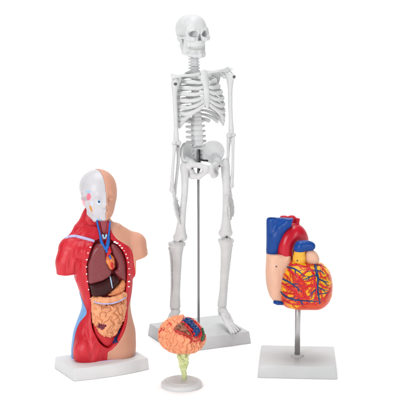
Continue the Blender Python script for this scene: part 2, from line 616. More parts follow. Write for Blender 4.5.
jaw = build('jaw', f, .4, BONE, skull)


def teeth(name, z0, z1, ry, rx):
    ls = []
    for i in range(14):
        a = R(-72 + 144 * i / 13)
        x, y = rx * math.sin(a), -7.2 - ry * math.cos(a)
        w = .8 if abs(i - 6.5) > 2 else .72
        ls.append(([(x * .97, y + .2, z0), (x, y, (z0 + z1) / 2), (x * .99, y + .1, z1)], [w * .75, w, w * .85]))
    return tubes(name, ls, TOOTH, None, n=8, up=(0, 1, 0))


for nm, z0, z1, par in (('upper_teeth', -15.4, -18.7, skull), ('lower_teeth', -21.6, -18.9, jaw)):
    t = teeth(nm, z0, z1, 7.7, 6.9) if par is skull else teeth(nm, z0, z1, 8.0, 7.2); t.parent = par

# ---- spine
def vertebra(kind):
    f = Field()
    if kind == 'lumbar':
        f.ball((0, 0, 0), (5.2, 4.4, 3.1)).box((0, 0, 0), (4.6, 3.9, 2.9), 1.6, 1)
        for sx in (-1, 1):
            f.path([(sx * 4, 3.0, .3), (sx * 9.6, 4.2, .9)], [1.9, 1.35], 1.2)
            f.path([(sx * 3.4, 4.5, -2.6), (sx * 3.2, 4.6, 2.6)], 1.3, .6)
        f.path([(0, 4, -.3), (0, 10.5, -1.4)], [1.4, 1.5], 1)
    elif kind == 'thoracic':
        f.box((0, 0, 0), (3.6, 3.4, 2.2), 1.3)
        for sx in (-1, 1):
            f.path([(sx * 2.6, 3.0, .3), (sx * 7.0, 5.2, .6)], [1.2, .9], .6)
        f.path([(0, 4, 0), (0, 8.5, -4)], [1.2, .8], .8)
    else:
        f.box((0, 0, 0), (4.0, 3.2, 1.35), 1.0)
        for sx in (-1, 1):
            f.path([(sx * 3.0, 1.5, 0), (sx * 5.6, 2.2, -.4)], [1.3, .95], .6)
        f.path([(0, 2.5, 0), (0, 6.8, -1.2)], [1.2, .9], .6)
    return f.mesh(.4, 1)


spine_px = [(194.2, 53, -7), (194.6, 62, -6), (195.0, 72, -7), (195.2, 88, -9), (195.6, 104, -8), (196.6, 118, -4), (197.3, 132, -1), (198.0, 145, -2)]
spp = curve([S.pt(*q) for q in spine_px], 12)
spine = tubes('spine', [(spp, list(np.interp(np.arange(len(spp)), [0, 20, 40, 60, len(spp)], [3.3, 3.3, 3.0, 3.4, 3.9])))], BONE, sk, n=12)
arc = np.concatenate([[0], np.cumsum(np.linalg.norm(np.diff(spp, axis=0), axis=1))])
prot = {}


def along(t):
    return np.array([np.interp(t, arc, spp[:, i]) for i in range(3)])


zc = [np.interp(y, [p[1] for p in spine_px], np.linspace(0, len(spine_px) - 1, len(spine_px))) for y in (53, 71, 119, 146)]
tt = [float(np.interp(z * 12, range(len(arc)), arc)) for z in zc]
for kind, n, a, b in (('cervical', 7, tt[0], tt[1]), ('thoracic', 12, tt[1] + 2, tt[2]), ('lumbar', 5, tt[2] + 3.4, tt[3] - 2.2)):
    v, q = vertebra(kind)
    first = None
    for i in range(n):
        p = along(a + (b - a) * i / (n - 1))
        if first is None:
            first = make_mesh('vertebra', v, q, BONE, spine, p); o = first
        else:
            o = first.copy(); C.objects.link(o); o.parent = spine; o.location = tuple(p * K)
        sc = {'cervical': .92 + .04 * i / 6, 'thoracic': .9 + .25 * i / 11, 'lumbar': .96 + .06 * i / 4}[kind]
        o.scale = (sc, sc, 1.0)

# ---- sternum and ribs
f = Field()
st = [(203.6, 74.5, 13.5), (204.6, 80, 15.5), (205.6, 85, 16.8), (206.6, 92, 18.2), (207.0, 99, 19.2), (207.2, 104, 19.4), (207.4, 109, 19.4)]
sp = [S.pt(*q) for q in st]
f.path(sp, [4.9, 3.8, 2.7, 3.0, 3.1, 2.2, 1.1], 1.2, flat=((0, 1, .15), 1.9))
f.ball(sp[0] + np.array([0, 0, -.5]), (7.4, 1.8, 3.0), 1)
sternum = build('sternum', f, .4, BONE, sk)
zof = lambda y: S.pt(198, y, 0)[2]
ribs = []
#      spine y, half width, depth-front, side y,  front y, front angle, sternum join y
RB = [(74.5, 12.5, 9.5, 75.5, 76.0, 150, 76.2), (77.5, 17.5, 13.0, 80.5, 80.8, 146, 80.8), (81.0, 21.0, 15.5, 86.5, 86.5, 142, 85.6),
      (85.0, 23.2, 17.0, 92.0, 92.5, 139, 90.3), (89.0, 24.6, 18.0, 98.0, 99.0, 136, 94.8), (93.0, 25.3, 18.4, 104.0, 105.8, 133, 98.8),
      (97.2, 25.6, 18.4, 110.0, 112.4, 128, 102.8), (101.4, 25.6, 18.0, 115.0, 118.4, 120, 107), (105.6, 25.2, 17.0, 119.4, 123.0, 111, 112),
      (109.8, 24.2, 15.5, 123.4, 127.2, 102, 118), (114.0, 21.6, 12.5, 125.5, 129.0, 82, None), (118.3, 16.5, 9.0, 126.0, 128.5, 62, None)]
for sx in (-1, 1):
    prev_end = None
    for i, (ys, a, fr, ysd, yf, ang, yj) in enumerate(RB):
        base = along(tt[1] + 2 + (tt[2] - tt[1] - 2) * i / 11)
        zs, zd, zf = base[2] - .5, zof(ysd), zof(yf)
        backy = base[1] + 2.5
        fy = -(fr)                      # front-most y of the ring
        cy = (backy + fy) / 2 + 1.0
        bdep = (backy + 4.0 - fy) / 2
        pts = []
        pts.append((sx * 3.2, base[1] + 3.2, zs + .4))
        for t in np.linspace(24, ang, 12):
            x = sx * a * math.sin(R(t)) ** .9
            y = cy + bdep * math.cos(R(t))
            if t <= 90:
                u = (t - 24) / 66; z = zs + (zd - zs) * u ** 1.3
            else:
                u = (t - 90) / 60; z = zd + (zf - zd) * u
            pts.append((x, y, z))
        nb = len(pts)
        cp = curve(pts, 4)
        wv = np.concatenate([np.linspace(1.1, 1.8, len(cp) // 3), np.linspace(1.8, 2.25, len(cp) - len(cp) // 3)])
        if yj is None:
            wv[-6:] = np.linspace(1.9, .6, 6)
        rib = tubes('rib', [(cp, list(wv))], BONE, sk, n=10, flat=.52)
        # costal cartilage
        e = np.array(pts[-1]); dr = e - np.array(pts[-2]); dr /= np.linalg.norm(dr)
        if yj is not None:
            if i < 7:
                j = np.array([np.interp(zof(yj), [p[2] for p in sp][::-1], [p[0] for p in sp][::-1]) + sx * 2.6,
                              np.interp(zof(yj), [p[2] for p in sp][::-1], [p[1] for p in sp][::-1]) + .2, zof(yj)])
                mid = e * .45 + j * .55 + np.array([0, -1.2, -.25 * (yj - 74) * .22])
                c_ = curve([e - dr * .8, e + dr * 1.5, mid, j], 6)
            else:
                j = prev_end
                c_ = curve([e - dr * .8, e + dr * 2, (e * .5 + j * .5) + np.array([0, -.6, -.8]), j], 6)
            if i >= 5:
                prev_end = c_[len(c_) * 2 // 3]
            tubes('cartilage', [(c_, list(np.linspace(2.1, 1.75, len(c_))))], BONE, rib, n=8, flat=.6)

# ---- shoulders and arms
def joint(name, a, b, r, par):
    tubes(name, [([a, (np.array(a) + b) / 2, b], r)], PIN, par, n=10)


ARM = {
    'r': dict(head=(175.2, 82.5, 10), sh=[(174.6, 93, 11), (175.3, 110, 12), (175.9, 128, 12.5), (176.2, 139, 13)], elbow=(176.3, 143.0, 13),
              clav=[(199.5, 74, 14.5), (191, 75.2, 16), (182, 75.6, 14), (172.0, 77.2, 9)],
              rad=[(174.6, 147, 16), (173.6, 158, 16), (172.3, 176, 15), (172.0, 190, 13.5)],
              uln=[(177.9, 145, 11), (178.4, 158, 11), (176.8, 176, 11), (174.9, 191.5, 11)],
              wrist=(174.2, 195.5, 12)),
    'l': dict(head=(230.3, 75.5, 10), sh=[(230.2, 88, 10.5), (230.3, 104, 12), (230.9, 121, 12.5), (231.2, 131, 13)], elbow=(231.2, 135.0, 13),
              clav=[(207.5, 72.5, 14.5), (215, 71.3, 16), (222, 70.3, 14), (229.0, 71.0, 9)],
              rad=[(232.9, 139.5, 16), (233.0, 152, 16), (232.6, 170, 15), (231.2, 186, 14)],
              uln=[(229.0, 138, 10.5), (228.2, 150, 11), (227.6, 168, 11), (227.3, 184, 12)],
              wrist=(229.4, 189.5, 12)),
}
for side, d in ARM.items():
    sx = 1 if side == 'l' else -1
    cp = curve([S.pt(*q) for q in d['clav']], 6)
    tubes('clavicle', [(cp, list(np.interp(np.linspace(0, 1, len(cp)), [0, .25, .6, 1], [2.0, 1.3, 1.4, 2.0])))], BONE, sk, n=10, flat=.9)
    # scapula: thin blade behind the ribs, with spine, acromion and socket
    h = S.pt(*d['head'])
    f = Field()
    tri = [(h[0] - sx * 2.2, h[2] + 2.5), (h[0] - sx * 15.5, h[2] + 4.5), (h[0] - sx * 11.5, h[2] - 23), (h[0] - sx * 8.5, h[2] - 22)]
    f.pillow(tri, h[1] + 14.5, 1.0, .8, 0, bend=.02, xc=h[0])
    f.path([(h[0] - sx * 14.5, h[1] + 20.5, h[2] - 1), (h[0] - sx * 5, h[1] + 15, h[2] + 3), (h[0] + sx * .5, h[1] + 5, h[2] + 6.6), (h[0] + sx * .2, h[1] - 1.5, h[2] + 6.2)],
           [.8, 1.4, 1.9, 1.5], 1)
    f.path([(h[0] - sx * 4.5, h[1] + 11, h[2] + 1.5), (h[0] - sx * 4.2, h[1] + 4, h[2] - .5)], [2.2, 2.9], 1)
    f.path([(h[0] - sx * 5, h[1] + 8, h[2] + 3.5), (h[0] - sx * 5.5, h[1] + 1, h[2] + 3.5), (h[0] - sx * 3.8, h[1] - 2.5, h[2] + 1.5)], [1.4, 1.3, 1.0], .8)
    build('scapula', f, .45, BONE, sk)
    f = Field()
    P = [h] + [S.pt(*q) for q in d['sh']]; e = S.pt(*d['elbow'])
    f.spath([P[0] + np.array([0, 0, -2]), P[1], P[2], P[3], P[4]], [3.9, 2.4, 2.1, 2.1, 2.7], 1.5)
    f.ball(h + np.array([-sx * 1.0, .5, .3]), 4.1, 1.2).ball(h + np.array([sx * 1.4, -1.5, -1.2]), 3.2, 1.2)
    f.ball(e + np.array([sx * 2.2, 0, 0]), 2.4, 1.2).ball(e + np.array([-sx * 2.4, 0, 0]), 2.6, 1.2).cone(e + np.array([3, 0, -.6]), e + np.array([-3, 0, -.6]), 1.9, 1.9, 1)
    hum = build('humerus', f, .4, BONE, sk)
    off = np.array([0, -4.4, 0])
    joint('screw', h + off * .7 + np.array([sx * 1.5, 0, -1.0]), h + off + np.array([sx * 2.0, -.9, -1.0]), 1.5, hum)
    joint('screw', e + np.array([-sx * .6, -2.0, -3.0]), e + np.array([-sx * .6, -3.1, -3.0]), .75, hum)
    P = [S.pt(*q) for q in d['rad']]
    f = Field().spath(P, [1.9, 1.35, 1.55, 2.2], 1.0); f.ball(P[0] + np.array([0, 0, .6]), (2.2, 2.2, 1.4), .6).ball(P[-1], (2.9, 2.3, 2.4), 1)
    build('radius', f, .38, BONE, sk)
    P = [S.pt(*q) for q in d['uln']]
    f = Field().spath(P, [2.3, 1.6, 1.4, 1.5], 1.0); f.ball(P[0] + np.array([0, 1.2, 1.8]), (2.2, 2.2, 3.0), .8).ball(P[-1], 1.8, .6)
    build('ulna', f, .38, BONE, sk)

HAND = {
    'r': dict(car=[(173.4, 192.6, 12.8), (174.6, 193.2, 11), (174.2, 195.6, 12), (175.0, 198.2, 9), (175.4, 198.6, 14), (176.4, 201, 11)],
              fing=[[(175.8, 199.5, 8), (178.6, 207, 6), (181.0, 214, 6), (182.2, 220, 7), (182.6, 225.5, 8)],
                    [(175.4, 200, 10.5), (177.6, 208.5, 10), (180.0, 216, 10), (182.0, 222.5, 10.5), (183.2, 228, 11)],
                    [(175.0, 200, 13), (176.2, 208.5, 14), (178.0, 216.5, 14.5), (180.2, 223, 14.5), (182.0, 227.5, 14)],
                    [(174.6, 200, 15.5), (174.9, 208, 18), (176.0, 214.5, 19), (178.0, 220, 19), (179.8, 224, 18)],
                    [(174.2, 198, 16), (173.8, 203.5, 20), (174.6, 209, 22), (175.8, 213.5, 22.5)]]),
    'l': dict(car=[(229.6, 187.6, 13), (229.4, 190.3, 12), (229.8, 193, 9.5), (230.0, 193.2, 14), (230.4, 195.6, 11.5)],
              fing=[[(230.6, 194.5, 8), (232.6, 201.5, 6.5), (233.6, 207.5, 6.5), (233.6, 212.5, 7), (233.0, 216.5, 8)],
                    [(230.4, 194.5, 10.5), (231.9, 203, 10), (232.5, 210, 10.5), (231.8, 215.5, 11), (230.8, 220, 11)],
                    [(229.9, 194.5, 13), (230.4, 203, 14), (230.8, 210.5, 15), (230.4, 216, 15), (229.8, 220.5, 14.5)],
                    [(229.3, 194.5, 15.5), (228.9, 202, 18), (229.0, 208.5, 19), (229.3, 214, 19), (229.2, 218, 18)],
                    [(228.8, 192.5, 16), (227.4, 197.5, 20), (227.2, 202, 22), (227.4, 206, 22.5)]]),
}
for side, d in HAND.items():
    f = Field()
    for q in d['car']:
        f.ball(S.pt(*q), 2.1, .7)
    hand = build('hand', f, .38, BONE, sk)
    for fg in d['fing']:
        P = [S.pt(*q) for q in fg]
        f = Field()
        for i in range(len(P) - 1):
            m_ = (P[i] + P[i + 1]) / 2
            r = 1.25 - .12 * i
            f.cone(P[i] * .93 + P[i + 1] * .07, m_, r, r * .68, .35).cone(m_, P[i] * .1 + P[i + 1] * .9, r * .68, r * .92, .35)
        build('finger', f, .3, BONE, hand)

# ---- pelvis
f = Field()
for sx in (-1, 1):
    u = np.array([sx * .76, -.62, .18]); u /= np.linalg.norm(u)
    w = np.array([0, .1, 1.0]); nrm = np.cross(u, w); nrm /= np.linalg.norm(nrm); w = np.cross(nrm, u)
    M = np.array([u, nrm, w])
    cen = np.array([sx * 14.8, -2.2, S.pt(205, 152.2, 3)[2]])

    def wing(X, Y, Z, M=M, cen=cen, sx=sx):
        x, y, z = X - cen[0], Y - cen[1], Z - cen[2]
        a = x * M[0, 0] + y * M[0, 1] + z * M[0, 2]
        b = x * M[1, 0] + y * M[1, 1] + z * M[1, 2]
        c_ = x * M[2, 0] + y * M[2, 1] + z * M[2, 2]
        b = b - (-sx) * -.012 * (a * a + c_ * c_)
        e2 = np.sqrt((a / 12.2) ** 2 + (c_ / 11.2) ** 2)
        dd = (e2 - 1) * 11
        th = 1.0 + .9 * np.clip((e2 - .6) / .4, 0, 1)
        q1, q2 = dd + 1, np.abs(b) - th + .6
        return np.sqrt(np.maximum(q1, 0) ** 2 + np.maximum(q2, 0) ** 2) + np.minimum(np.maximum(q1, q2), 0) - .6
    f.bounds(cen - 14, cen + 14, wing, 1.5)
    hip = np.array([sx * 15.8, -13.5, S.pt(217.5, 163.2, 14)[2]])
    ham = hip
    f.path([cen + np.array([sx * 1, -4, -6]), ham + np.array([-sx * 1.5, 1, 1])], [4.2, 5.2], 3)
    f.ball(ham + np.array([sx * 2.5, -.5, -.5]), 4.3, .8, True)
    pub = np.array([sx * 2.4, -24, hip[2] - 2.4])
    f.path([ham + np.array([-sx * 2, -2, .8]), np.array([sx * 8.5, -21, hip[2] + .3]), pub], [3.2, 2.4, 3.0], 1.5)
    isch = np.array([sx * 12.0, -12.5, hip[2] - 10.6])
    f.path([ham + np.array([-sx * 1, 1.5, -2]), isch + np.array([sx * .6, 2.5, 4]), isch], [3.8, 3.3, 3.5], 1.5)
    f.path([isch, np.array([sx * 7.8, -18.5, hip[2] - 11.0]), pub + np.array([sx * .6, .6, -3.4])], [3.3, 2.7, 2.8], 1.5)
    f.path([cen + np.array([-sx * 8, 6, -6]), cen + np.array([-sx * 2, -3, -9]), ham], [3.2, 2.2, 3.2], 2)
f.ball((0, -24.3, hip[2] - 4.5), (2.2, 1.8, 3.6), 1)
pelvis = build('pelvis', f, .42, BONE, sk)
f = Field()
zt = S.pt(198, 147, 0)[2]
f.pillow([(-9.5, zt), (9.5, zt), (6.5, zt - 11), (2.2, zt - 21), (-2.2, zt - 21), (-6.5, zt - 11)], 4.6, 3.2, 2.4)
for k in range(4):
    for sx in (-1, 1):
        f.ball((sx * (4.4 - .6 * k), 1.6, zt - 4 - 4.2 * k), (1.2, 1.6, 1.0), .5, True)
    f.path([(-5 + k * .6, 1.3, zt - 6 - 4.2 * k), (5 - k * .6, 1.3, zt - 6 - 4.2 * k)], .35, .4, True)
build('sacrum', f, .42, BONE, pelvis)

# ---- legs
LEG = {
    'r': dict(head=(190.4, 165.8, 13.5), tro=(184.0, 167.6, 12), shaft=[(184.9, 176, 12), (184.6, 193, 13.5), (182.9, 210, 14), (181.0, 226, 13.2)],
              knee=(180.6, 236.6, 12.0), tib=[(176.9, 245, 7.5), (177.2, 254, 8), (177.2, 274, 6), (176.4, 292, 3.5), (175.8, 305, 1.5)],
              fib=[(170.6, 248.5, 3.5), (171.6, 262, 2.5), (172.0, 285, 0), (171.7, 305.5, -1)], tw=8.2),
    'l': dict(head=(217.6, 163.4, 13.5), tro=(225.2, 163.4, 12), shaft=[(225.6, 174, 12), (226.4, 190, 13.5), (226.1, 208, 14), (226.0, 222, 13.2)],
              knee=(226.0, 232.4, 12.0), tib=[(225.9, 241.4, 8), (225.6, 250, 8.5), (224.6, 271, 6.5), (223.0, 290, 4), (222.0, 303.5, 1.8)],
              fib=[(230.8, 245, 3.5), (229.5, 260, 2.5), (226.8, 284, 0), (224.8, 303, -1)], tw=7.6),
}
for side, d in LEG.items():
    sx = 1 if side == 'l' else -1
    h, t = S.pt(*d['head']), S.pt(*d['tro'])
    P = [S.pt(*q) for q in d['shaft']]; kn = S.pt(*d['knee'])
    f = Field()
    f.ball(h, 4.3).path([h, t], [2.9, 3.2], 1.5).ball(t + np.array([sx * .3, 1.0, 1.3]), (3.0, 3.4, 3.9), 1.6)
    f.spath([t, P[0], P[1], P[2], P[3], kn + np.array([0, 0, 2.5])], [4.0, 3.7, 3.2, 3.2, 4.2, 5.6] if side == 'r' else [4.4, 4.2, 3.7, 3.5, 4.4, 5.6], 2)
    f.ball(kn + np.array([sx * 3.2, 1, -.6]), (4.0, 5.0, 4.4), 1.5).ball(kn + np.array([-sx * 3.2, 1, -.6]), (4.0, 5.0, 4.4), 1.5)
    f.ball(kn + np.array([0, -4.4, 1.6]), (2.6, 1.8, 3.0), 1.6)
    f.ball(kn + np.array([0, 2, -5]), (1.5, 6, 2.2), .8, True)
    fem = build('femur', f, .42, BONE, sk)
    joint('screw', h + np.array([0, -4.0, -2]), h + np.array([0, -4.9, -2.2]), .8, fem)
    P = [S.pt(*q) for q in d['tib']]
    f = Field()
    f.ball(P[0] + np.array([0, 0, .2]), (d['tw'], 6.0, 3.6)).box(P[0] + np.array([0, 0, 1.0]), (d['tw'] * .93, 5.0, 2.2), 1.6, 1.5)
    f.spath([P[0] + np.array([0, 0, -1]), P[1], P[2], P[3], P[4]], [6.8, 5.0, 3.7 if side == 'r' else 4.3, 3.6, 4.4], 2)
    f.path([P[1] + np.array([0, -3.4, 1]), P[2] + np.array([0, -2.2, 0])], [1.8, 1.2], 1.5)
    f.ball(P[4] + np.array([-sx * 2.6, 0, -1.6]), (2.0, 2.6, 3.0), 1.2)
    tib = build('tibia', f, .42, BONE, sk)
    gap = (P[0] + kn) / 2
    joint('screw', gap + np.array([0, -2, -4]), gap + np.array([0, -2, 1.5]), .7, tib)
    P2 = [S.pt(*q) for q in d['fib']]
    f = Field().spath(P2, [1.9, 1.4, 1.35, 2.0], 1).ball(P2[0], 2.3, 1).ball(P2[-1] + np.array([0, 0, -2]), (1.8, 2.2, 3.4), 1)
    build('fibula', f, .4, BONE, sk)
    d['ank'] = P[4]

FOOT = {'r': dict(heel=(174.0, 313.5), toes=[(170.6, 329.8), (168.2, 329.0), (166.0, 327.6), (164.2, 325.8), (162.8, 323.6)]),
        'l': dict(heel=(221.8, 310.5), toes=[(231.2, 332.0), (233.6, 332.2), (235.9, 331.4), (238.0, 330.2), (239.8, 328.6)])}
for side, d in FOOT.items():
    sx = 1 if side == 'l' else -1
    an = LEG[side]['ank']
    f = Field()
    tal = np.array([an[0], an[1] - .5, an[2] - 6.2])
    f.ball(tal, (4.2, 4.6, 3.2)).path([tal + np.array([0, 1, -1]), tal + np.array([sx * 1.5, 5.5, -5.0])], [3.6, 3.2], 2)
    tips = [S.g(px, py, HB_SK + 1.6) for px, py in d['toes']]
    mids = []
    for i, tp in enumerate(tips):
        mh = tp * .66 + np.array([tal[0], tal[1], 0]) * .30; mh[2] = HB_SK + (tal[2] - HB_SK) * .30 + .5 * (2 - abs(i - 1)) * .6
        mb = tp * .34 + np.array([tal[0] + sx * (i - 2) * 1.2, tal[1], 0]) * .66; mb[2] = HB_SK + (tal[2] - HB_SK) * .68 - .45 * i
        mids.append((mb, mh))
        f.ball(mb * .75 + tal * .25, (2.3, 2.9, 2.4), 1.2)
    f.path([tal, sum(m_[0] for m_ in mids) / 5], [3.4, 3.2], 1.5)
    for mb, mh in mids:
        f.cone(tal * .3 + mb * .7, mb * .5 + mh * .5 + np.array([0, 0, -.8]), 2.6, 1.5, 1.2)
    f.cone(tal + np.array([sx * 1.5, 0, -1]), mids[4][0] * .4 + mids[4][1] * .6, 3.6, 2.2, 1.5)
    foot = build('foot', f, .4, BONE, sk)
    for i, tp in enumerate(tips):
        mb, mh = mids[i]
        r = 2.2 if i == 0 else 1.75
        f = Field()
        mm = (mb + mh) / 2
        f.cone(mb, mm, r * 1.15, r * .75, .4).cone(mm, mh, r * .75, r * 1.15, .4)
        md = (mh + tp) / 2; md[2] += .6
        f.cone(mh * .85 + md * .15, md, r, r * .72, .3).cone(md, tp, r * .8, r * .8, .3)
        build('toe', f, .36, BONE, foot)
    joint('screw', an + np.array([-.8, -.8, -5]), an + np.array([-.8, -.8, -1]), .6, foot)

# ================================================================== HEART
g0 = on_z(298, 378.2, 0)
sH = float((g0 - CAM) @ cf) / FPX
HB_H = 11.6
hc = (on_z(297.3, 366.0, HB_H) + on_z(297.8, 345.6, HB_H)) / 2
H = Frame(hc, R(-4.0))
u = H.s
ht = thing('heart_model', 'large anatomical heart model with blue and red vessels on a steel rod and grey base', 'heart model', H)
fw = np.linalg.norm(on_z(259.2, 366, HB_H) - on_z(335.4, 366, HB_H))
dp = on_z(297, 345.6, HB_H)[1] - on_z(297, 366, HB_H)[1]
prism('base', rect(0, 0, fw, dp, 0), rect(0, 0, fw, dp, 0, 1.9), 0.02, HB_H, 1.0, BASE, ht)
rt = H.pt(297.3, 304, 0); rb = H.pt(297.3, 352.5, 0)
rx = rb[0]
tubes('support_rod', [([(rx, 0, HB_H - .5), (rx, 0, 40), (rx, 0, rt[2] + 6)], 2.75 * u)], STEEL, ht, n=24)
lathe('rod_collar', [(6.6 * u, HB_H - .1), (6.6 * u, HB_H + .7), (5.9 * u, HB_H + 1.4), (3.6 * u, HB_H + 1.5), (2.8 * u, HB_H + 1.5)], BASE, ht, (rx, 0, 0), n=40)


def hp(pts, f=0):
    return [(lambda q: (q[0], q[2]))(H.pt(px, py, f)) for px, py in pts]


def hP(pts):
    return [H.pt(*q) for q in pts]


# ventricles
vpoly = smooth_poly(hp([(291, 260), (286.5, 266), (282, 275), (280, 286), (280.2, 296), (283.5, 304), (291, 307.3), (306, 308), (320, 307.6), (328.5, 302),
                        (332.6, 292), (332.2, 281), (328.8, 270.5), (322.5, 264.3), (313, 262), (301, 259.5)], 4), 5)
f = Field()
f.pillow(vpoly, -6 * u, 25 * u, 22 * u, bend=.006, xc=H.pt(306, 280, 4)[0])
f.ball(H.pt(300, 285, 12), (14 * u, 12 * u, 18 * u), 8)
v, q = f.mesh(.62, 2)
N = normals(v, q)
v = v + N * (perlin(v * .10 + 3)[:, None] * .5)
Vb = bvh_of(v, q)
HBLUE = [
    ([(314.8, 262.5), (316.2, 271), (318.0, 278.5), (317.4, 287), (318.6, 296), (319.6, 304)], [1.35, 1.3, 1.2, 1.1, .85, .5]),
    ([(317.2, 270.5), (321.5, 271.6), (325.0, 274.5)], [.8, .65, .4]), ([(318.0, 278.5), (323, 281), (328.3, 282)], [.8, .65, .4]),
    ([(323, 281), (326.8, 285.3)], [.55, .3]), ([(316.6, 274.5), (310, 276.8), (303, 280)], [.8, .6, .35]), ([(310, 276.8), (307, 281)], [.5, .3]),
    ([(317.5, 287), (322.5, 289.5), (326, 293)], [.75, .55, .3]), ([(317.6, 288), (313, 292), (309.6, 296)], [.8, .6, .35]),
    ([(318.5, 294), (324, 293.5), (330, 292.5)], [.6, .5, .3]), ([(313, 292), (311.5, 299)], [.5, .3]), ([(316.0, 266), (321, 265.5), (326, 268)], [.6, .5, .3]),
    ([(316.9, 272), (312.5, 270.5), (307, 272)], [.6, .5, .3]),
    ([(285.2, 267), (289, 267.4), (295, 269), (300, 272.5), (305.5, 277)], [1.0, .95, .85, .65, .35]), ([(295, 269), (295.5, 273), (296.2, 277)], [.65, .5, .3]),
    ([(288.5, 267.4), (292, 271.5)], [.55, .3]),
    ([(280.6, 278.2), (286, 280.4), (292, 284), (297.5, 288), (301.5, 292)], [1.0, .95, .8, .6, .35]), ([(292, 284), (298, 284.3), (301.5, 286.5)], [.6, .5, .3]),
    ([(297.5, 288), (299, 292.5)], [.5, .3]),
    ([(280.0, 289.2), (283.5, 295), (291.5, 299), (302, 300.6), (312, 301.2), (321.5, 302)], [1.1, 1.05, 1.0, .8, .6, .35]), ([(300.5, 300.5), (302.5, 305.5)], [.75, .45]),
    ([(310, 301.1), (316, 298.5)], [.5, .3]), ([(291.5, 299), (296, 296.3)], [.5, .3]),
]
HRED = [
    ([(288.5, 269), (292.5, 273), (299.5, 277.5), (304, 283.5), (306, 290)], [1.4, 1.3, 1.1, .9, .5]), ([(299.5, 277.5), (299, 284), (303, 289)], [1.0, .8, .5]),
    ([(292.5, 273), (293, 279), (297, 283)], [.9, .7, .4]), ([(306.5, 263.5), (309, 268), (304, 273.5), (300, 276)], [1.2, 1.1, .8, .5]),
    ([(309, 268), (313.3, 273), (314.4, 281), (313, 287), (308.5, 292.5)], [1.2, 1.1, 1.0, .8, .5]), ([(314, 278), (309, 281), (304.5, 281.5)], [.9, .7, .4]),
    ([(315.8, 284), (316.3, 293), (314.5, 301), (315, 305)], [1.1, 1.0, .7, .4]), ([(321.0, 266), (325.5, 272), (329, 279)], [1.1, .9, .5]),
    ([(319.6, 272), (322, 277), (326.5, 279)], [.9, .8, .4]), ([(320, 284), (324, 287), (329.6, 288.5)], [1.0, .8, .45]), ([(320.4, 290), (322, 297), (321, 302)], [.9, .7, .4]),
    ([(281.8, 283), (288, 287), (294, 291), (299.5, 296.5)], [1.2, 1.1, .9, .5]), ([(288, 287), (292.5, 285.5)], [.7, .4]), ([(283, 292), (289.5, 293.6), (297, 294)], [1.0, .8, .5]),
    ([(284.0, 300.5), (291, 303.5), (299, 304.5), (309, 304)], [1.1, 1.0, .8, .5]), ([(305, 297.5), (311, 296), (314, 290)], [1.0, .8, .5]), ([(305, 297.5), (299, 298.2)], [.7, .4]),
    ([(324, 299), (327.5, 294.5), (330.8, 288)], [.9, .8, .4]), ([(284.2, 274), (288.5, 278), (290.5, 281)], [.9, .7, .4]), ([(296.5, 264.5), (303, 266.5), (308.5, 267)], [1.1, 1.1, .9]),
    ([(289.5, 264), (293, 265.2), (297, 264.7)], [1.2, 1.1, 1.0]), ([(312, 264.5), (319.5, 264.5), (324, 267)], [1.0, .9, .6]),
    ([(303, 286), (308, 286.5), (312, 284)], [.9, .8, .4]), ([(302, 291), (305, 294), (306, 299)], [.9, .7, .4]),
]


def on_surface(fr, defs, bvh, lift):
    out = []
    for pts, rad in defs:
        n = 6
        cp = curve([(a, b, 0) for a, b in pts], n)
        rr = np.interp(np.linspace(0, 1, len(cp)), np.linspace(0, 1, len(rad)), rad)
        P, Rr = [], []
        for (a, b, _), r in zip(cp, rr):
            p, nn = fr.cast(a, b, bvh)
            if p is None:
                continue
            if P and np.linalg.norm(P[-1] - p) > 9 * fr.s:
                if len(P) < 4:
                    P, Rr = [], []
                else:
                    break
            P.append(p + nn * r * fr.s * lift); Rr.append(r * fr.s)
        if len(P) > 2:
            P = np.array(P); P[1:-1] = (P[:-2] + P[1:-1] * 2 + P[2:]) / 4
            out.append((P, Rr))
    return out


def twigs(defs, seed, r0, ln, step=4.2):
    rg = random.Random(seed); out = []
    for pts, rad in defs:
        cp = curve([(a, b, 0) for a, b in pts], 8)[:, :2]
        seg = np.concatenate([[0], np.cumsum(np.linalg.norm(np.diff(cp, axis=0), axis=1))])
        s_ = 2.0 + rg.random() * 2; sd = rg.choice((-1, 1))
        while s_ < seg[-1] - 1.0:
            i = int(np.searchsorted(seg, s_)) - 1
            d = cp[min(i + 1, len(cp) - 1)] - cp[i]; d = d / (np.linalg.norm(d) + 1e-9)
            an = R(38 + 18 * rg.random()) * sd
            e = np.array([d[0] * math.cos(an) - d[1] * math.sin(an), d[0] * math.sin(an) + d[1] * math.cos(an)])
            L = ln * (.6 + .8 * rg.random())
            m_ = cp[i] + e * L * .5 + d * L * .06; e2 = cp[i] + e * L * .9 + d * L * .3
            out.append(([tuple(cp[i]), tuple(m_), tuple(e2)], [r0, r0 * .8, r0 * .4]))
            sd = -sd; s_ += step * (.7 + .6 * rg.random())
    return out


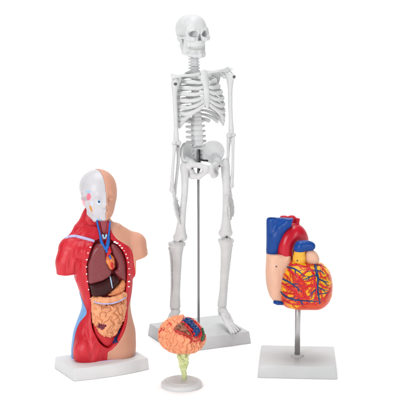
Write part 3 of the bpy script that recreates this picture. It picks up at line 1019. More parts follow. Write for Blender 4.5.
HRED = HRED + twigs(HRED, 5, .5, 4.4, 5.2)
HBLUE = HBLUE + twigs([q_ for q_ in HBLUE if q_[1][0] >= .75], 9, .42, 3.6, 4.4)
red_t = on_surface(H, HRED, Vb, -.35)
blue_t = on_surface(H, HBLUE, Vb, -.1)
yel, ora, dred = np.array([.82, .40, .015]), np.array([.66, .075, .028]), np.array([.52, .015, .015])
nn = perlin(v * .085 + 5) + .5 * perlin(v * .19 + 50)
xz = v[:, [0, 2]]
cY = [(311, 268, 7), (309, 275, 6), (321, 277, 7), (326, 284, 4.5), (287, 272, 5), (291, 277, 3.5), (284, 282, 3), (311, 288, 4.5), (322, 290, 4), (298, 267, 6),
      (303, 272, 3.5), (290, 291, 3), (325, 271, 4), (306, 279, 3), (284, 290, 3), (313, 297, 2.5)]
wy = np.zeros(len(v))
for a, b, r in cY:
    p = H.pt(a, b, 14)
    dd = np.hypot((v[:, 0] - p[0]), v[:, 2] - p[2])
    wy = np.maximum(wy, np.clip(1.15 - dd / (r * u * 1.25), 0, 1))
wy = np.clip((wy + .45 * nn - .06) * 5, 0, 1)
col = ora * (1 - wy[:, None]) + yel * wy[:, None]
dm = np.full(len(v), 9.0)
for P, r in red_t:
    for p, rr in zip(P, r):
        dm = np.minimum(dm, np.linalg.norm(v - p, axis=1) - rr)
wr = np.clip(1.15 - dm / (.9 + .5 * nn), 0, 1) * .8
col = col * (1 - wr[:, None]) + dred * wr[:, None]
vent = make_mesh('ventricles', v, q, HEARTM, ht, col=col)
tubes('coronary_artery', red_t, RED, vent, n=8, up=(0, 1, 0))
tubes('coronary_vein', blue_t, BLUE, vent, n=8, up=(0, 1, 0))
# right atrium
f = Field()
f.pillow(hp([(266.4, 252.2), (276, 253.2), (283, 252.3), (291, 253.2), (292.5, 262), (287, 284), (285, 303.5), (276, 303.2), (270.2, 294), (267.6, 280), (266.6, 266)], 0), 4, 19 * u, 8 * u)
f.ball(H.pt(275, 275, 10), (8.5 * u, 8 * u, 22 * u), 5)
f.full(lambda F, X, Y, Z, zt=H.pt(275, 252.4, 0)[2]: np.maximum(F, Z - zt))
at = build('right_atrium', f, .6, ATRIUM, ht)
p, _n = H.pt(276, 266.5, 19.2), 0
f = Field().path(hP([(275.0, 302.2, 12), (278, 302.9, 14), (282, 303.2, 13)]), [1.9 * u] * 3, 1)
build('lower_vena_cava', f, .5, VCAVA, ht)
# great vessels
f = Field()
f.path(hP([(272.1, 221, 2), (272.1, 258, 2)]), [5.75 * u, 5.75 * u], 0)
f.path(hP([(298, 218.6, 4), (288, 222.6, 5), (281.0, 228.5, 5), (276.5, 237, 4.5), (273.5, 250, 3)]), [4.2 * u, 4.3 * u, 4.5 * u, 4.8 * u, 4.9 * u], 4)
f.ball(H.pt(280.5, 220.6, 2.0), (7 * u, 3.0 * u, 3.6 * u), 2.5)
zt = H.pt(272, 217.1, 0)[2]
xa = H.pt(292.3, 221, 0)[0]; 
f.full(lambda F, X, Y, Z: np.maximum(np.maximum(F, Z - zt), (X - xa) * .9 + (Z - H.pt(292.3, 221, 0)[2]) * -.25))
f.path(hP([(272.1, 219.5, 2), (272.1, 214, 2)]), [4.2 * u, 4.2 * u], .4, True)
build('vena_cava', f, .55, VCAVA, ht, relax=4)
f = Field()
ap = curve(hP([(285.3, 258, 3), (285.4, 250, 3), (286.6, 243, 2), (289.6, 237, 0), (294.6, 233.6, -3), (299.4, 238.6, -7), (300.6, 247, -10), (300.6, 258, -12)]), 5)
f.path(list(ap), list(np.interp(np.linspace(0, 1, len(ap)), [0, .2, .45, .6, .75, 1], [7.5 * u, 7.8 * u, 9.4 * u, 9.5 * u, 8.2 * u, 7 * u])), 1)
for a, b, r in (((284.0, 215.4, -6), (286.0, 228, -4), 4.2), ((291.8, 215.6, -8), (292.3, 228, -4), 3.4), ((297.0, 219.4, -5), (295.5, 230, -4), 2.9)):
    A, B = H.pt(*a), H.pt(*b)
    f.cone(A, B, r * u, r * u, 1)
    f.cone(A, A + (A - B) * .3, r * u * .72, r * u * .72, .3, True)
f.full(lambda F, X, Y, Z, zt=H.pt(285, 216.2, -6)[2]: np.maximum(F, Z - zt))
build('aorta', f, .55, AORTA, ht)
f = Field()
f.path(hP([(299.3, 266, 9), (299.4, 258, 11), (299.6, 252.5, 12.0)]), [7.4 * u, 6.2 * u, 5.6 * u], 1.5)
trunk = build('pulmonary_trunk', f, .5, YELLOW, ht)
f = Field()
f.path(hP([(299.6, 248.4, 12.2), (300.6, 246.6, 12.2), (305, 245.6, 11), (309, 246.0, 10)]), [5.9 * u, 5.7 * u, 5.0 * u, 4.9 * u], 1.5)
f.cone(H.pt(308, 245.9, 10.2), H.pt(311, 246.3, 9.6), 4.9 * u, 4.4 * u, 1)
build('pulmonary_artery', f, .5, VCAVA, ht)
f = Field()
f.ball(H.pt(311.7, 257.6, 9), (6.6 * u, 6.5 * u, 7.0 * u)).ball(H.pt(315.2, 260, 8), (3.9 * u, 5 * u, 4.0 * u), 3).ball(H.pt(310, 253.6, 10), (4.2 * u, 5 * u, 3.8 * u), 2)
build('left_auricle', f, .5, ATRIUM, ht)
for (a, b, bv, par) in ((276.3, 266.5, None, at), (297.4, 260.6, None, trunk)):
    me = par.data
    bv = BVHTree.FromPolygons([Vector(x.co) / K for x in me.vertices], [tuple(pp.vertices) for pp in me.polygons])
    p, n_ = H.cast(a, b, bv)
    if p is not None:
        tubes('screw', [([p - n_ * .4, p + n_ * .12, p + n_ * .25], [.85 * u, .85 * u, .5 * u])], PIN, par, n=12, up=(1, 0, 0))

# ================================================================== BRAIN
bo = on_z(181.7, 385.8, 0)
Bf = Frame(bo, 0.0)
w = Bf.s
br = thing('brain_model', 'small peach brain model with blue patch on a green stem and round white foot', 'brain model', Bf)
lathe('base', [(20.6 * w, 0.02), (20.8 * w, .6), (20.8 * w, 2.2), (20.3 * w, 3.4), (18.8 * w, 4.5), (17.0 * w, 4.9), (16.6 * w, 4.7), (16.2 * w, 4.9), (15.6 * w, 5.6), (14.6 * w, 6.0), (3.0 * w, 6.2)], BASE_L, br, n=96)
f = Field()
sq = lambda L: [Bf.pt(*q) for q in L]
f.path(sq([(184.4, 381.5, 0), (184.2, 374, 0), (183.0, 366, 0), (182.6, 358, 0), (182.3, 350, -1)]), [2.5 * w, 2.4 * w, 2.5 * w, 3.4 * w, 5.2 * w], 1.5)
f.path(sq([(179.6, 357, 2), (180.5, 364, 1.5), (181.9, 371, 1)]), [2.1 * w, 1.7 * w, 1.3 * w], .7)
f.path(sq([(186.8, 357.5, 2), (187.0, 363, 1.5), (185.4, 370, 1.5)]), [1.8 * w, 1.7 * w, 1.2 * w], .7)
for a, b, c_, r in ((179, 356.8, 3, 2.2), (183.5, 355, 5, 2.4), (187.0, 359.5, 3, 1.8), (182, 360.5, 4, 1.7), (180.6, 366.5, 2, 1.4), (185.6, 366.0, 3, 1.5), (178.6, 353.6, 1, 2.2), (188, 354, 1, 2.2)):
    f.ball(Bf.pt(a, b, c_), r * w, .8)
build('brain_stem', f, .4, STEM, br)
f = Field()
bc = Bf.pt(181.9, 333.8, 0)
f.ball(bc, (22.5 * w, 21 * w, 18.2 * w))
f.ball(bc + np.array([-5 * w, 0, -2.5 * w]), (17.0 * w, 19 * w, 15.3 * w), 4)
f.ball(bc + np.array([8.5 * w, -3 * w, -3.5 * w]), (14.4 * w, 17 * w, 14.2 * w), 4)
cut = smooth_poly([(Bf.pt(px, py, 12)[0], Bf.pt(px, py, 12)[2]) for px, py in
                   [(174.4, 328.9), (179, 325.6), (183.2, 321.2), (187, 317.6), (190, 317.0), (194.5, 318.6), (200, 323), (203.6, 329), (205.0, 337), (202.5, 341.5), (199, 339.0), (195, 340.2), (190.5, 336.5), (184, 333.4), (178.5, 331.3)]], 4)
core = f.mesh(.7, 1)
coreb = bvh_of(*core)
# smooth inner core shows where the wedge is taken out
f.full(lambda F, X, Y, Z: smax(F, -np.maximum(poly_sd(cut, X, Z), (F + 1.4) * -1 + 0 * X), 1.2))
v, q = f.mesh(.36, 1)
p2 = poly_sd(cut, v[:, 0], v[:, 2])
inside = (p2 < .6) & (v[:, 1] < 4)
vg = gyri(v * np.array([1.25, 1, .85]), q, .185, 1.7, .17, 3.0, .65) - v * np.array([.25, 0, -.15])
vg = v + (vg - v) * np.where(v[:, 1] < 4, .2 + .8 * np.clip((p2 - .3) / 2.2, 0, 1), 1)[:, None]
vg = laplace(vg, q, .15)
pe = np.array([.76, .30, .155])
col = np.tile(pe, (len(v), 1)) * (1 + .06 * perlin(v * .2)[:, None])
cutc = np.array([.66, .16, .09]); red = np.array([.55, .02, .03])
col[inside] = cutc
edge = np.exp(-((p2 - .4) / 1.0) ** 2) * (v[:, 1] < 4) * np.clip(.55 + perlin(v * .5), 0, 1)
col = col * (1 - edge[:, None]) + red * edge[:, None]
for a, b, r in ((161.5, 330.3, 1.5), (163.2, 329.2, 1.0), (159.8, 332.4, 1.0), (169.6, 323.8, 1.3), (167.8, 325.2, .8), (171, 324.6, .8), (160.4, 336.5, .8), (196.2, 343.5, .8), (200.5, 343.4, .8)):
    p, _n = Bf.cast(a, b, coreb)
    if p is None:
        continue
    k_ = np.clip(1.5 - np.linalg.norm(v - p, axis=1) / (r * w * 1.1), 0, 1)
    k_ = np.clip(k_ * (1 + 1.2 * perlin(v * .9)), 0, 1)
    col = col * (1 - k_[:, None]) + red * k_[:, None]
hemi = make_mesh('cerebrum', vg, q, BRAINM, br, col=col)


def at_b(px, py, dep):
    p, n_ = Bf.cast(px, py, coreb)
    return p + n_ * dep


f = Field()
rnd = random.Random(3)
for a, b in ((184.2, 320.4), (186.6, 319.0), (189.2, 319.4), (191.4, 321.0), (187.2, 322.2), (190.2, 323.6), (193.2, 323.6), (192.4, 326.4), (195.4, 326.0), (194.9, 329.0), (197.4, 328.8), (197.3, 332.0), (196.0, 334.5), (189.6, 321.4), (198.6, 331), (194.2, 331.6)):
    f.ball(at_b(a, b, -.35), (1.75 + rnd.random() * .6) * w, .35)
build('blue_lobe', f, .36, BLUE, hemi)
f = Field()
for a, b in ((175.4, 328.3), (177.4, 326.4), (179.6, 324.8), (181.8, 326.0), (179.2, 328.0), (181.4, 329.6), (183.8, 328.0), (184.4, 331.0), (186.6, 330.2), (187.2, 332.8), (182.6, 323.6), (188.8, 334.0), (185.6, 326.6)):
    f.ball(at_b(a, b, -1.3), (1.9 + rnd.random() * .5) * w, .6)
v, q = f.mesh(.36, 1)
make_mesh('brown_lobe', gyri(v, q, .5, .5, .2), q, BROWN, hemi)
f = Field()
for a, b in ((202.8, 328.8), (203.6, 331.4), (204.2, 334.2), (204.0, 337.0), (203.0, 339.2)):
    f.ball(at_b(a, b, -.8), 1.7 * w, .5)
build('green_lobe', f, .36, GREEN, hemi)
bt = []
for pts, r in (([(182.0, 321.6), (185.6, 323.8), (188.4, 327), (192.4, 330.4), (194.2, 334), (196.5, 338)], 1.0), ([(184.6, 325.2), (187.6, 329), (191.2, 332.6), (193, 337)], .8),
               ([(193.4, 320.6), (198, 324.4), (200.8, 330), (201.4, 336)], .9), ([(174.4, 329.4), (180, 331.8), (186, 334.2), (190.6, 337)], .5), ([(199.0, 327.5), (200.2, 333.5), (198.6, 338.6)], .8),
               ([(183, 319.8), (188.6, 317.8), (194, 319.4)], .5), ([(190, 336), (191.4, 340), (190.6, 343)], .5)):
    cp = curve([(a, b, 0) for a, b in pts], 4)
    P = [at_b(a, b, .1) for a, b, _ in cp]
    bt.append((P, [r * w * (.8 + .3 * math.sin(i * 1.3)) for i in range(len(P))]))
tubes('red_vessel', bt, RED, hemi, n=8, up=(0, 1, 0))
bt = []
for pts in ([(159.8, 331.2), (161.8, 330.0), (163.6, 330.8)], [(161.2, 328.2), (161.8, 330), (160.6, 332.6)], [(168.2, 324.8), (169.6, 323.6), (171.2, 324.2)], [(169.2, 322.4), (169.8, 324.6)]):
    cp = curve([(a, b, 0) for a, b in pts], 4)
    bt.append(([at_b(a, b, .35) for a, b, _ in cp], .42 * w))
tubes('red_mark', bt, RED, hemi, n=6, up=(0, 1, 0))

# ================================================================== TORSO
HB_T = 11.2
tc, tw, td, tyaw = quad_frame([(56, 357.5), (127, 346.7), (148, 357.2), (77, 368)], HB_T)
foot_c = on_z(103.8, 355.0, HB_T)
T = Frame(foot_c, R(19))
t = T.s
to = thing('torso_model', 'open human torso model with half skull head, red muscle side and pale skin side', 'torso model', T)
bl = T.loc(tc)


def dshape(grow, bulge):
    pts = []
    y0 = tyaw - T.yaw
    W, D = tw / 2 + grow + .8, td / 2 + grow + 2.0
    loc = [(W, -D), (W, D + 1), (-W - 1.4, D + 1), (-W - .6, -D)]
    for i in range(1, 12):
        x = -W + 2 * W * i / 12
        loc.append((x, -D - bulge * (1 - (x / W) ** 2)))
    return [(bl[0] + x * math.cos(y0) - y * math.sin(y0), bl[1] + x * math.sin(y0) + y * math.cos(y0)) for x, y in loc]


prism('base', dshape(-.2, 2.0), dshape(0.8, 4.0), .02, HB_T, 1.0, BASE_L, to)
Z = lambda y, f=0: T.pt(104, y, f)[2]
SL = [(226, 90, 118, 8), (236, 80, 127, 12.5), (243, 75.0, 131, 16.0), (252, 73.4, 133.6, 18.0), (262, 73.8, 133.6, 18.6), (272, 74.0, 131.6, 18.4), (285, 78.6, 132.0, 17.6), (295, 82, 131, 16.8),
      (303, 83.6, 129.6, 16.6), (310, 82.2, 130, 17.2), (318, 78.9, 131.4, 18.2), (331, 74.6, 134.8, 19.4), (348, 72.6, 135.4, 19.4), (364, 73.4, 134.2, 18.6)]
cT, sT = math.cos(T.yaw), math.sin(T.yaw)
zs, aa, bb, cc = [], [], [], []
for y, xl, xr, b in SL:
    hw = (xr - xl) / 2
    a = math.sqrt(max(hw * hw - (b * sT) ** 2, 1)) / cT
    zs.append(Z(y)); aa.append(a * t); bb.append(b * t); cc.append(T.pt((xl + xr) / 2, y, 0)[0])
o_ = np.argsort(zs); zs, aa, bb, cc = [np.array(q_)[o_] for q_ in (zs, aa, bb, cc)]
zfine = np.linspace(zs[0], zs[-1], 200)


def sm(a):
    y = np.interp(zfine, zs, a)
    k_ = np.ones(13) / 13
    return np.convolve(np.pad(y, 6, mode='edge'), k_, 'valid')


aF, bF, cF = sm(aa), sm(bb), sm(cc)


def trunk_fn(X, Y, Zz):
    a = np.interp(Zz, zfine, aF); b = np.interp(Zz, zfine, bF); c_ = np.interp(Zz, zfine, cF)
    n = 2.25
    k0 = (np.abs((X - c_) / a) ** n + np.abs(Y / b) ** n) ** (1 / n)
    d = (k0 - 1) * np.minimum(a, b) * .9
    return np.maximum(d, np.maximum(Zz - zfine[-1], (HB_T + .05) - Zz))


tp = lambda a, b, c_=0: T.pt(a, b, c_)


def torso_field():
    f = Field()
    f.bounds((-36 * t + cc.mean(), -21 * t, HB_T), (36 * t + cc.mean(), 21 * t, zs[-1]), trunk_fn)
    # shoulders and arm stumps
    f.path([tp(96, 224, -3), tp(84, 233, -3), tp(71, 246, -2)], [8 * t, 8.5 * t, 9 * t], 7)
    f.path([tp(69.5, 250, -1), tp(66.6, 262, 1), tp(65.6, 277, 3)], [11.0 * t, 9.8 * t, 9.0 * t], 5)
    f.path([tp(109, 226.5, -3), tp(122, 237, -3), tp(134.0, 243, -3)], [6.2 * t, 7.6 * t, 8.6 * t], 6)
    f.path([tp(135.8, 243.5, -2), tp(137.2, 254, 0), tp(138.2, 268, 2)], [10.6 * t, 9.2 * t, 8.2 * t], 5)
    # neck
    f.path([tp(101, 232, -3), tp(99.5, 214, -5), tp(97.5, 203, -7)], [9.6 * t, 8.6 * t, 8.6 * t], 5)
    f.path([tp(94.5, 205, -8), tp(90.5, 216, -7), tp(84, 229, -5)], [6.0 * t, 7.0 * t, 8 * t], 6)
    # muscle relief
    f.ball(tp(87, 252, 12), (13 * t, 7 * t, 9 * t), 6)
    f.ball(tp(88, 352, 12), (14 * t, 9 * t, 14 * t), 6)
    f.ball(tp(121, 350, 10), (12 * t, 9 * t, 14 * t), 6)

    def cuts(F, X, Y, Zz):
        # arm ends are sawn off flat
        zl = Z(270.3, 0); zr = Z(260.8, 0)
        xl, xr = tp(74.6, 268)[0], tp(133.6, 258)[0]
        cl = np.maximum(zl - .10 * (X - xl) * -1 - Zz, X - xl)      # left stump: below plane and outside armpit
        crr = np.maximum(zr + .34 * (X - xr) * -.0 - Zz + .28 * (X - xr), xr - X)
        kl = np.minimum(zl + 0 * X - Zz, xl - X)
        kr = np.minimum(zr + .25 * (X - xr) - Zz, X - xr)
        side = np.maximum(np.minimum(kl, Zz - Z(292)), np.minimum(kr, Zz - Z(286)))
        F = smax(F, side, .8)
        # leg groove
        gx = tp(106.6, 355, 17)[0]
        gd = np.sqrt((X - gx) ** 2 + np.maximum(Zz - Z(354, 18), 0) ** 2 * .6) - .1
        gd = np.maximum(gd, Y + 17.2 * t)
        return F
    f.full(cuts)
    return f


CAV = smooth_poly([(lambda q_: (q_[0], q_[2]))(tp(a, b, 15)) for a, b in
                   [(103, 239.6), (99.5, 240.4), (95, 242.6), (90.2, 250), (87.8, 259), (87.4, 270), (88.6, 281), (90.6, 292), (92.6, 304), (92.4, 316), (92.2, 326), (95.2, 335), (100, 343),
                    (107.6, 347.6), (114, 343), (120.4, 333), (125.2, 321), (126.4, 309), (125.8, 299), (127.4, 288), (128.2, 275), (127.4, 262), (123.6, 252), (117.8, 245.2), (112.6, 241), (109.4, 239.4)]], 4)
NECKP = [(lambda q_: (q_[0], q_[2]))(tp(a, b, 7)) for a, b in [(96.5, 216), (98, 228), (100.5, 238), (103, 243), (108, 243), (109, 236), (110, 228), (111.5, 216)]]
RIM = smooth_poly([(lambda q_: (q_[0], q_[2]))(tp(a, b, 14)) for a, b in
                   [(60, 215), (100, 208), (111, 221), (112.6, 230), (117, 238.4), (124.6, 243.6), (131, 248), (134.4, 254.6), (135.6, 263), (137.5, 275), (137.5, 292), (133.2, 300), (129.6, 309), (128.4, 320),
                    (124.2, 331.5), (117.4, 342), (111.4, 348.6), (107.6, 351), (107.0, 355), (106.8, 360), (106.7, 366), (106.6, 374), (60, 378), (45, 300)]], 4)
BACKM = tp(104, 300)[0] + 3
_cv, _cq = torso_field().mesh(1.3, 1)
CB = bvh_of(_cv, _cq)
GROOVES = [([(83.5, 242.5), (81, 250), (79.5, 258), (76.5, 268)], 1.3), ([(71.5, 252), (70.5, 260), (70, 268)], .5),
           ([(85.5, 330), (88, 340), (90.5, 349), (92, 358)], .7), ([(97.5, 344), (95.6, 351), (93.4, 358)], .7), ([(88, 224), (80, 232), (73, 237)], .5)]


def relief(f):
    for pts, r in GROOVES:
        P = [T.cast(a, b, CB) for a, b, _ in curve([(a, b, 0) for a, b in pts], 3)]
        P = [p + n_ * r * .8 for p, n_ in P if p is not None]
        if len(P) > 1:
            f.path(P, r * t, 3.0, True)


DEP = 7.5


def carve(F, X, Y, Zz):
    pc = poly_sd(CAV, X, Zz)
    F = smax(F, -np.maximum(pc, Y + DEP * t), .9)
    pn = poly_sd(NECKP, X, Zz)
    return smax(F, -np.maximum(pn, Y + 2.6 * t), .6)


rim_of = lambda X, Zz: poly_sd(RIM, X, Zz)


def is_muscle(X, Y, Zz):
    """negative on the muscle side: left of the outline at the front, left of the midline at the back"""
    d = rim_of(X, Zz)
    back = X - BACKM
    return np.where(Y < 4 * t, d, np.maximum(back, -1e3))


fm = torso_field(); relief(fm); fm.full(carve); fm.full(lambda F, X, Y, Zz: smax(F, is_muscle(X, Y, Zz), .5))
v, q = fm.mesh(.66, 2)
N = normals(v, q)
# fibre relief
fx = v * np.array([.55, .3, .07]) + .8 * np.stack([perlin(v * .03), perlin(v * .03 + 9), perlin(v * .03 + 17)], 1)
pcv = poly_sd(CAV, v[:, 0], v[:, 2])
am = np.clip((pcv - 4) / 5, 0, 1) * (v[:, 2] > HB_T + 1)
v = v + N * (.13 * perlin(fx) * am)[:, None]
mus = make_mesh('muscle_side', v, q, MUSCLE, to)
Mb = bvh_of(v, q)
fs = torso_field(); fs.full(carve); fs.full(lambda F, X, Y, Zz: smax(F, -is_muscle(X, Y, Zz) - .9, .5))
v, q = fs.mesh(.7, 2)
skn = make_mesh('skin_side', v, q, SKIN, to)
# lilac glue skirt under the body
f = Field()
cx0 = float(cF[0])
f.bounds((cx0 - 38 * t, -23 * t, HB_T - .2), (cx0 + 38 * t, 23 * t, HB_T + .35),
         lambda X, Y, Zz: np.maximum(((np.abs((X - cx0) / (aF[0] + 1.6)) ** 2.3 + np.abs(Y / (bF[0] + 2.6 * t)) ** 2.3) ** (1 / 2.3) - 1) * 18 * t + 0 * Zz, np.abs(Zz - HB_T) - .3))
build('glue_skirt', f, .6, LILAC, to, relax=0)


def strip(name, pts, rad, m, par, bvh, lift=0.1, flat=1.0, n=8):
    ls = on_surface(T, [(pts, rad)], bvh, lift)
    if ls:
        tubes(name, ls, m, par, n=n, flat=flat, up=(0, 1, 0))


strip('clavicle_stripe', [(65.5, 238.2), (71, 236.4), (76, 236.3), (84, 238.2), (90, 240.0), (94.0, 241.2)], [1.2, 1.5, 1.5, 1.6, 1.6, 1.4], LIGAM, mus, Mb, .05)
# blue flank and back strip: a thin skin over the muscle
f = torso_field()
zk = [Z(y) for y in (291, 299, 304, 308, 313, 317, 325, 336, 350, 366)][::-1]
pk = [14, -5, -22, -33, -29, -14, -8, -9, -9, -9][::-1]
zz_ = np.linspace(zk[0], zk[-1], 80)
pk = np.convolve(np.pad(np.interp(zz_, zk, pk), 4, mode='edge'), np.ones(9) / 9, 'valid'); zk = zz_


def flank(F, X, Y, Zz):
    a = np.interp(Zz, zfine, aF); b = np.interp(Zz, zfine, bF); c_ = np.interp(Zz, zfine, cF)
    psi = np.degrees(np.arctan2(Y / b, (c_ - X) / a))
    d = np.maximum((np.interp(Zz, zk, pk) - psi) * .45, (psi - 55) * .45)
    d = np.maximum(d, Zz - Z(291))
    return np.maximum(np.maximum(F - .42, -(F + 1.2)), d)


f.full(flank)
build('flank_strip', f, .45, SIDEB, mus, relax=2)

# ---- head
hd = tp(98.5, 195, -3)
HYT = R(9)
def head_field(shrink=0.0):
    f = Field()
    s_ = t
    f.ball((0, 2.0 * s_, 7.6 * s_), ((18.2 - shrink) * s_, (20.0 - shrink) * s_, (17.8 - shrink) * s_))
    f.ball((0, -3.5 * s_, -3 * s_), ((16.0 - shrink) * s_, (14.4 - shrink) * s_, (16.5 - shrink) * s_), 6)
    f.ball((0, -6.5 * s_, -15 * s_), ((11.4 - shrink) * s_, (10.6 - shrink) * s_, (10.6 - shrink) * s_), 6)
    f.path([(0, -16.9 * s_, 2 * s_), (0, -18.2 * s_, -6.0 * s_)], [1.2 * s_, 1.7 * s_], 3)
    f.path([(-7 * s_, -16.2 * s_, 3.2 * s_), (0, -17.6 * s_, 3.4 * s_), (7 * s_, -16.2 * s_, 3.2 * s_)], [.9 * s_, 1.0 * s_, .9 * s_], 2.5)
    f.path([(-3.4 * s_, -17.2 * s_, -12.6 * s_), (0, -17.2 * s_, -12.4 * s_), (3.4 * s_, -16.6 * s_, -12.6 * s_)], [.8 * s_, 1.1 * s_, .8 * s_], 2)
    f.ball((0, -14.6 * s_, -20 * s_), (3.6 * s_, 2.6 * s_, 3.0 * s_), 3)
    for sx in (-1, 1):
        f.ball((sx * 6.6 * s_, -18.8 * s_, -1.4 * s_), (4.2 * s_, 3.2 * s_, 2.4 * s_), 2.4, True)
        f.ball((sx * 6.4 * s_, -14.2 * s_, -1.6 * s_), (3.3 * s_, 2.4 * s_, 2.3 * s_), .8)
    return f


f = head_field()
f.path([(16.4 * t, 2.5 * t, 2 * t), (17.0 * t, 4 * t, -2 * t), (15.4 * t, 3.0 * t, -6 * t)], [1.6 * t, 1.7 * t, 1.3 * t], 1)
f.ball((6.6 * t, -14.6 * t, -1.8 * t), (3.4 * t, 2.4 * t, 2.2 * t), .6)
f.path([(3.2 * t, -17.4 * t, -2.6 * t), (6.6 * t, -17.6 * t, -3.2 * t), (9.8 * t, -15.6 * t, -2.6 * t)], .45 * t, .5, True)
f.path([(1.5 * t, -17.0 * t, 3.0 * t), (6 * t, -16.2 * t, 4.2 * t), (10.5 * t, -13.0 * t, 3.2 * t)], [.9 * t, 1.3 * t, .8 * t], 1.8)
f.path([(0, -18.6 * t, -12.4 * t), (3.8 * t, -16.8 * t, -12.4 * t)], .4 * t, .6, True)
f.path([(1.2 * t, -17.8 * t, -6.6 * t), (2.4 * t, -16.8 * t, -7.0 * t)], [1.4 * t, 1.1 * t], 1)
f.full(lambda F, X, Y, Zz: smax(F, .1 - X, .4))
v, q = f.mesh(.5, 1)
make_mesh('face_skin', v, q, SKIN, to, hd, HYT)
f = head_field(.5)
f.path([(-14.4 * t, -10 * t, -3.6 * t), (-16.2 * t, -3 * t, -3.6 * t), (-15.8 * t, 4 * t, -3 * t)], [1.6 * t, 1.1 * t, 1.3 * t], 2)      # cheek arch
f.ball((-17.2 * t, -4.5 * t, .6 * t), (2.4 * t, 6.6 * t, 3.8 * t), 1.6, True)
f.ball((-16.2 * t, -4 * t, -9.4 * t), (2.8 * t, 5 * t, 3.4 * t), 1.6, True)
f.path([(-10.6 * t, 1 * t, -8 * t), (-10.8 * t, -2 * t, -17 * t), (-8 * t, -9 * t, -22.4 * t)], [1.8 * t, 2.2 * t, 2.2 * t], 2)
f.ball((-11.6 * t, 5.4 * t, -7 * t), (2.6 * t, 3.2 * t, 5 * t), 4)
f.full(lambda F, X, Y, Zz: smax(F, X - .1, .25))
v, q = f.mesh(.5, 1)
col = np.tile([.545, .53, .555], (len(v), 1))


def paint(px, py, rx_, rz_, c_, rot=0.0, soft=.5):
    global col
    dx, dy = PX - px, PY - py
    e = np.hypot((dx * math.cos(rot) + dy * math.sin(rot)) / rx_, (-dx * math.sin(rot) + dy * math.cos(rot)) / rz_)
    e = np.where(NF > -.15, e, 9)
    k_ = np.clip((1.3 - e + .25 * perlin(v * .35)) / soft, 0, 1)
    col = col * (1 - k_[:, None]) + np.array(c_) * k_[:, None]


vw = np.stack([v[:, 0] * math.cos(HYT) - v[:, 1] * math.sin(HYT) + hd[0], v[:, 0] * math.sin(HYT) + v[:, 1] * math.cos(HYT) + hd[1], v[:, 2] + hd[2]], 1)
Hb = bvh_of(vw, q)
PX, PY = pix(T, vw)
NF = normals(vw, q) @ ((T.loc(CAM) - hd) / np.linalg.norm(T.loc(CAM) - hd))
paint(88.6, 196.8, 2.2, 3.4, (.74, .17, .25), 0, .55)
paint(83.5, 202, 1.8, 5.0, (.74, .36, .41), 0, 1.0)
paint(88.0, 191.9, 3.0, .9, (.30, .52, .74), 0, .5)
paint(91.6, 203.6, 1.5, 2.2, (.55, .60, .74), 0, .55)
paint(90.8, 208.4, .9, 3.4, (.66, .25, .03), -.4, .4)
paint(99.0, 219.6, 3.8, .6, (.40, .55, .74), .2, .6)
wh = make_mesh('skull_half', v, q, SKULLP, to, hd, HYT, col=col)
p, n_ = T.cast(99.0, 201.9, Hb)
inv = lambda p: np.array([(p - hd)[0] * math.cos(HYT) + (p - hd)[1] * math.sin(HYT), -(p - hd)[0] * math.sin(HYT) + (p - hd)[1] * math.cos(HYT), (p - hd)[2]])
f = Field().ball(inv(p - n_ * 1.6), 2.7 * t)
eye = build('eye', f, .35, WHITE, wh)
toC = T.loc(CAM) - p; toC /= np.linalg.norm(toC)
gd = n_ * .55 + toC * .45; gd /= np.linalg.norm(gd)
ec = p - n_ * 1.6
for nm, a0, a1, r0, m_ in (('iris', 2.0, 2.75, 1.45, SIDEB), ('pupil', 2.2, 2.95, .9, BLACK)):
    A, B = inv(ec + gd * a0 * t), inv(ec + gd * a1 * t)
    tubes(nm, [([A, (A + B) / 2, B], [r0 * t, r0 * t, r0 * .82 * t])], m_, eye, n=20, up=(1, 0, .2), cap=.12)
# suture lines of the skull cap
for pts in ([(81.8, 195), (82.8, 187.5), (85.2, 180.5), (89.5, 175.2), (96, 171.6)],):
    ls = on_surface(T, [(pts, [.3, .3, .3])], Hb, .0)
    if ls:
        tubes('suture', [([inv(x) for x in ls[0][0]], ls[0][1])], LINE, wh, n=6)

# ---- neck and chest contents
tq = lambda L: [(lambda q_: (q_[0], q_[2]))(tp(a, b, 13)) for a, b in L]
f = Field().pillow([(lambda q_: (q_[0], q_[2]))(tp(a, b, 7)) for a, b in [(99.4, 217), (110, 218), (108.6, 229), (107.6, 240), (102.4, 240), (100.8, 229)]], -4.6 * t, 2.6 * t, 1.5)
tra = build('trachea', f, .5, MAROON, to)
P3 = lambda L: [T.pt(*q_) for q_ in L]
f = Field()
for a, b in ((102.9, 236.0), (106.4, 235.8)):
    f.path(P3([(a, b - .6, 10), (a + (.5 if a < 104 else -.5), b + 2.6, 10)]), [1.25 * t, 1.0 * t], .4)
f.path(P3([(103.8, 238.2, 10), (105.6, 238.2, 10)]), [1.0 * t, 1.0 * t], .4)
build('larynx', f, .4, PALEB, tra)
vein = [(P3([(96.8, 220.2, 8), (98.2, 227, 8.5), (100.0, 234, 10), (101.2, 241, 13), (103.2, 246, 15.5), (106.0, 249.4, 16.5)]), [.95 * t, 1.0 * t, 1.0 * t, 1.5 * t, 1.6 * t, 1.6 * t]),
        (P3([(110.0, 221.6, 9.6), (109.5, 228, 10.2), (108.8, 235, 11.4), (108.2, 241, 13), (107.4, 246, 15.5), (106.0, 249.8, 16.5)]), [.85 * t, .9 * t, .9 * t, 1.7 * t, 1.8 * t, 1.6 * t])]
ls = [(curve(np.array(P_), 6), list(np.interp(np.linspace(0, 1, 31), np.linspace(0, 1, 6), r_))) for P_, r_ in vein]
tubes('jugular_vein', [ls[0]], BLUEB, to, n=10); tubes('jugular_vein', [ls[1]], BLUEB, to, n=10)
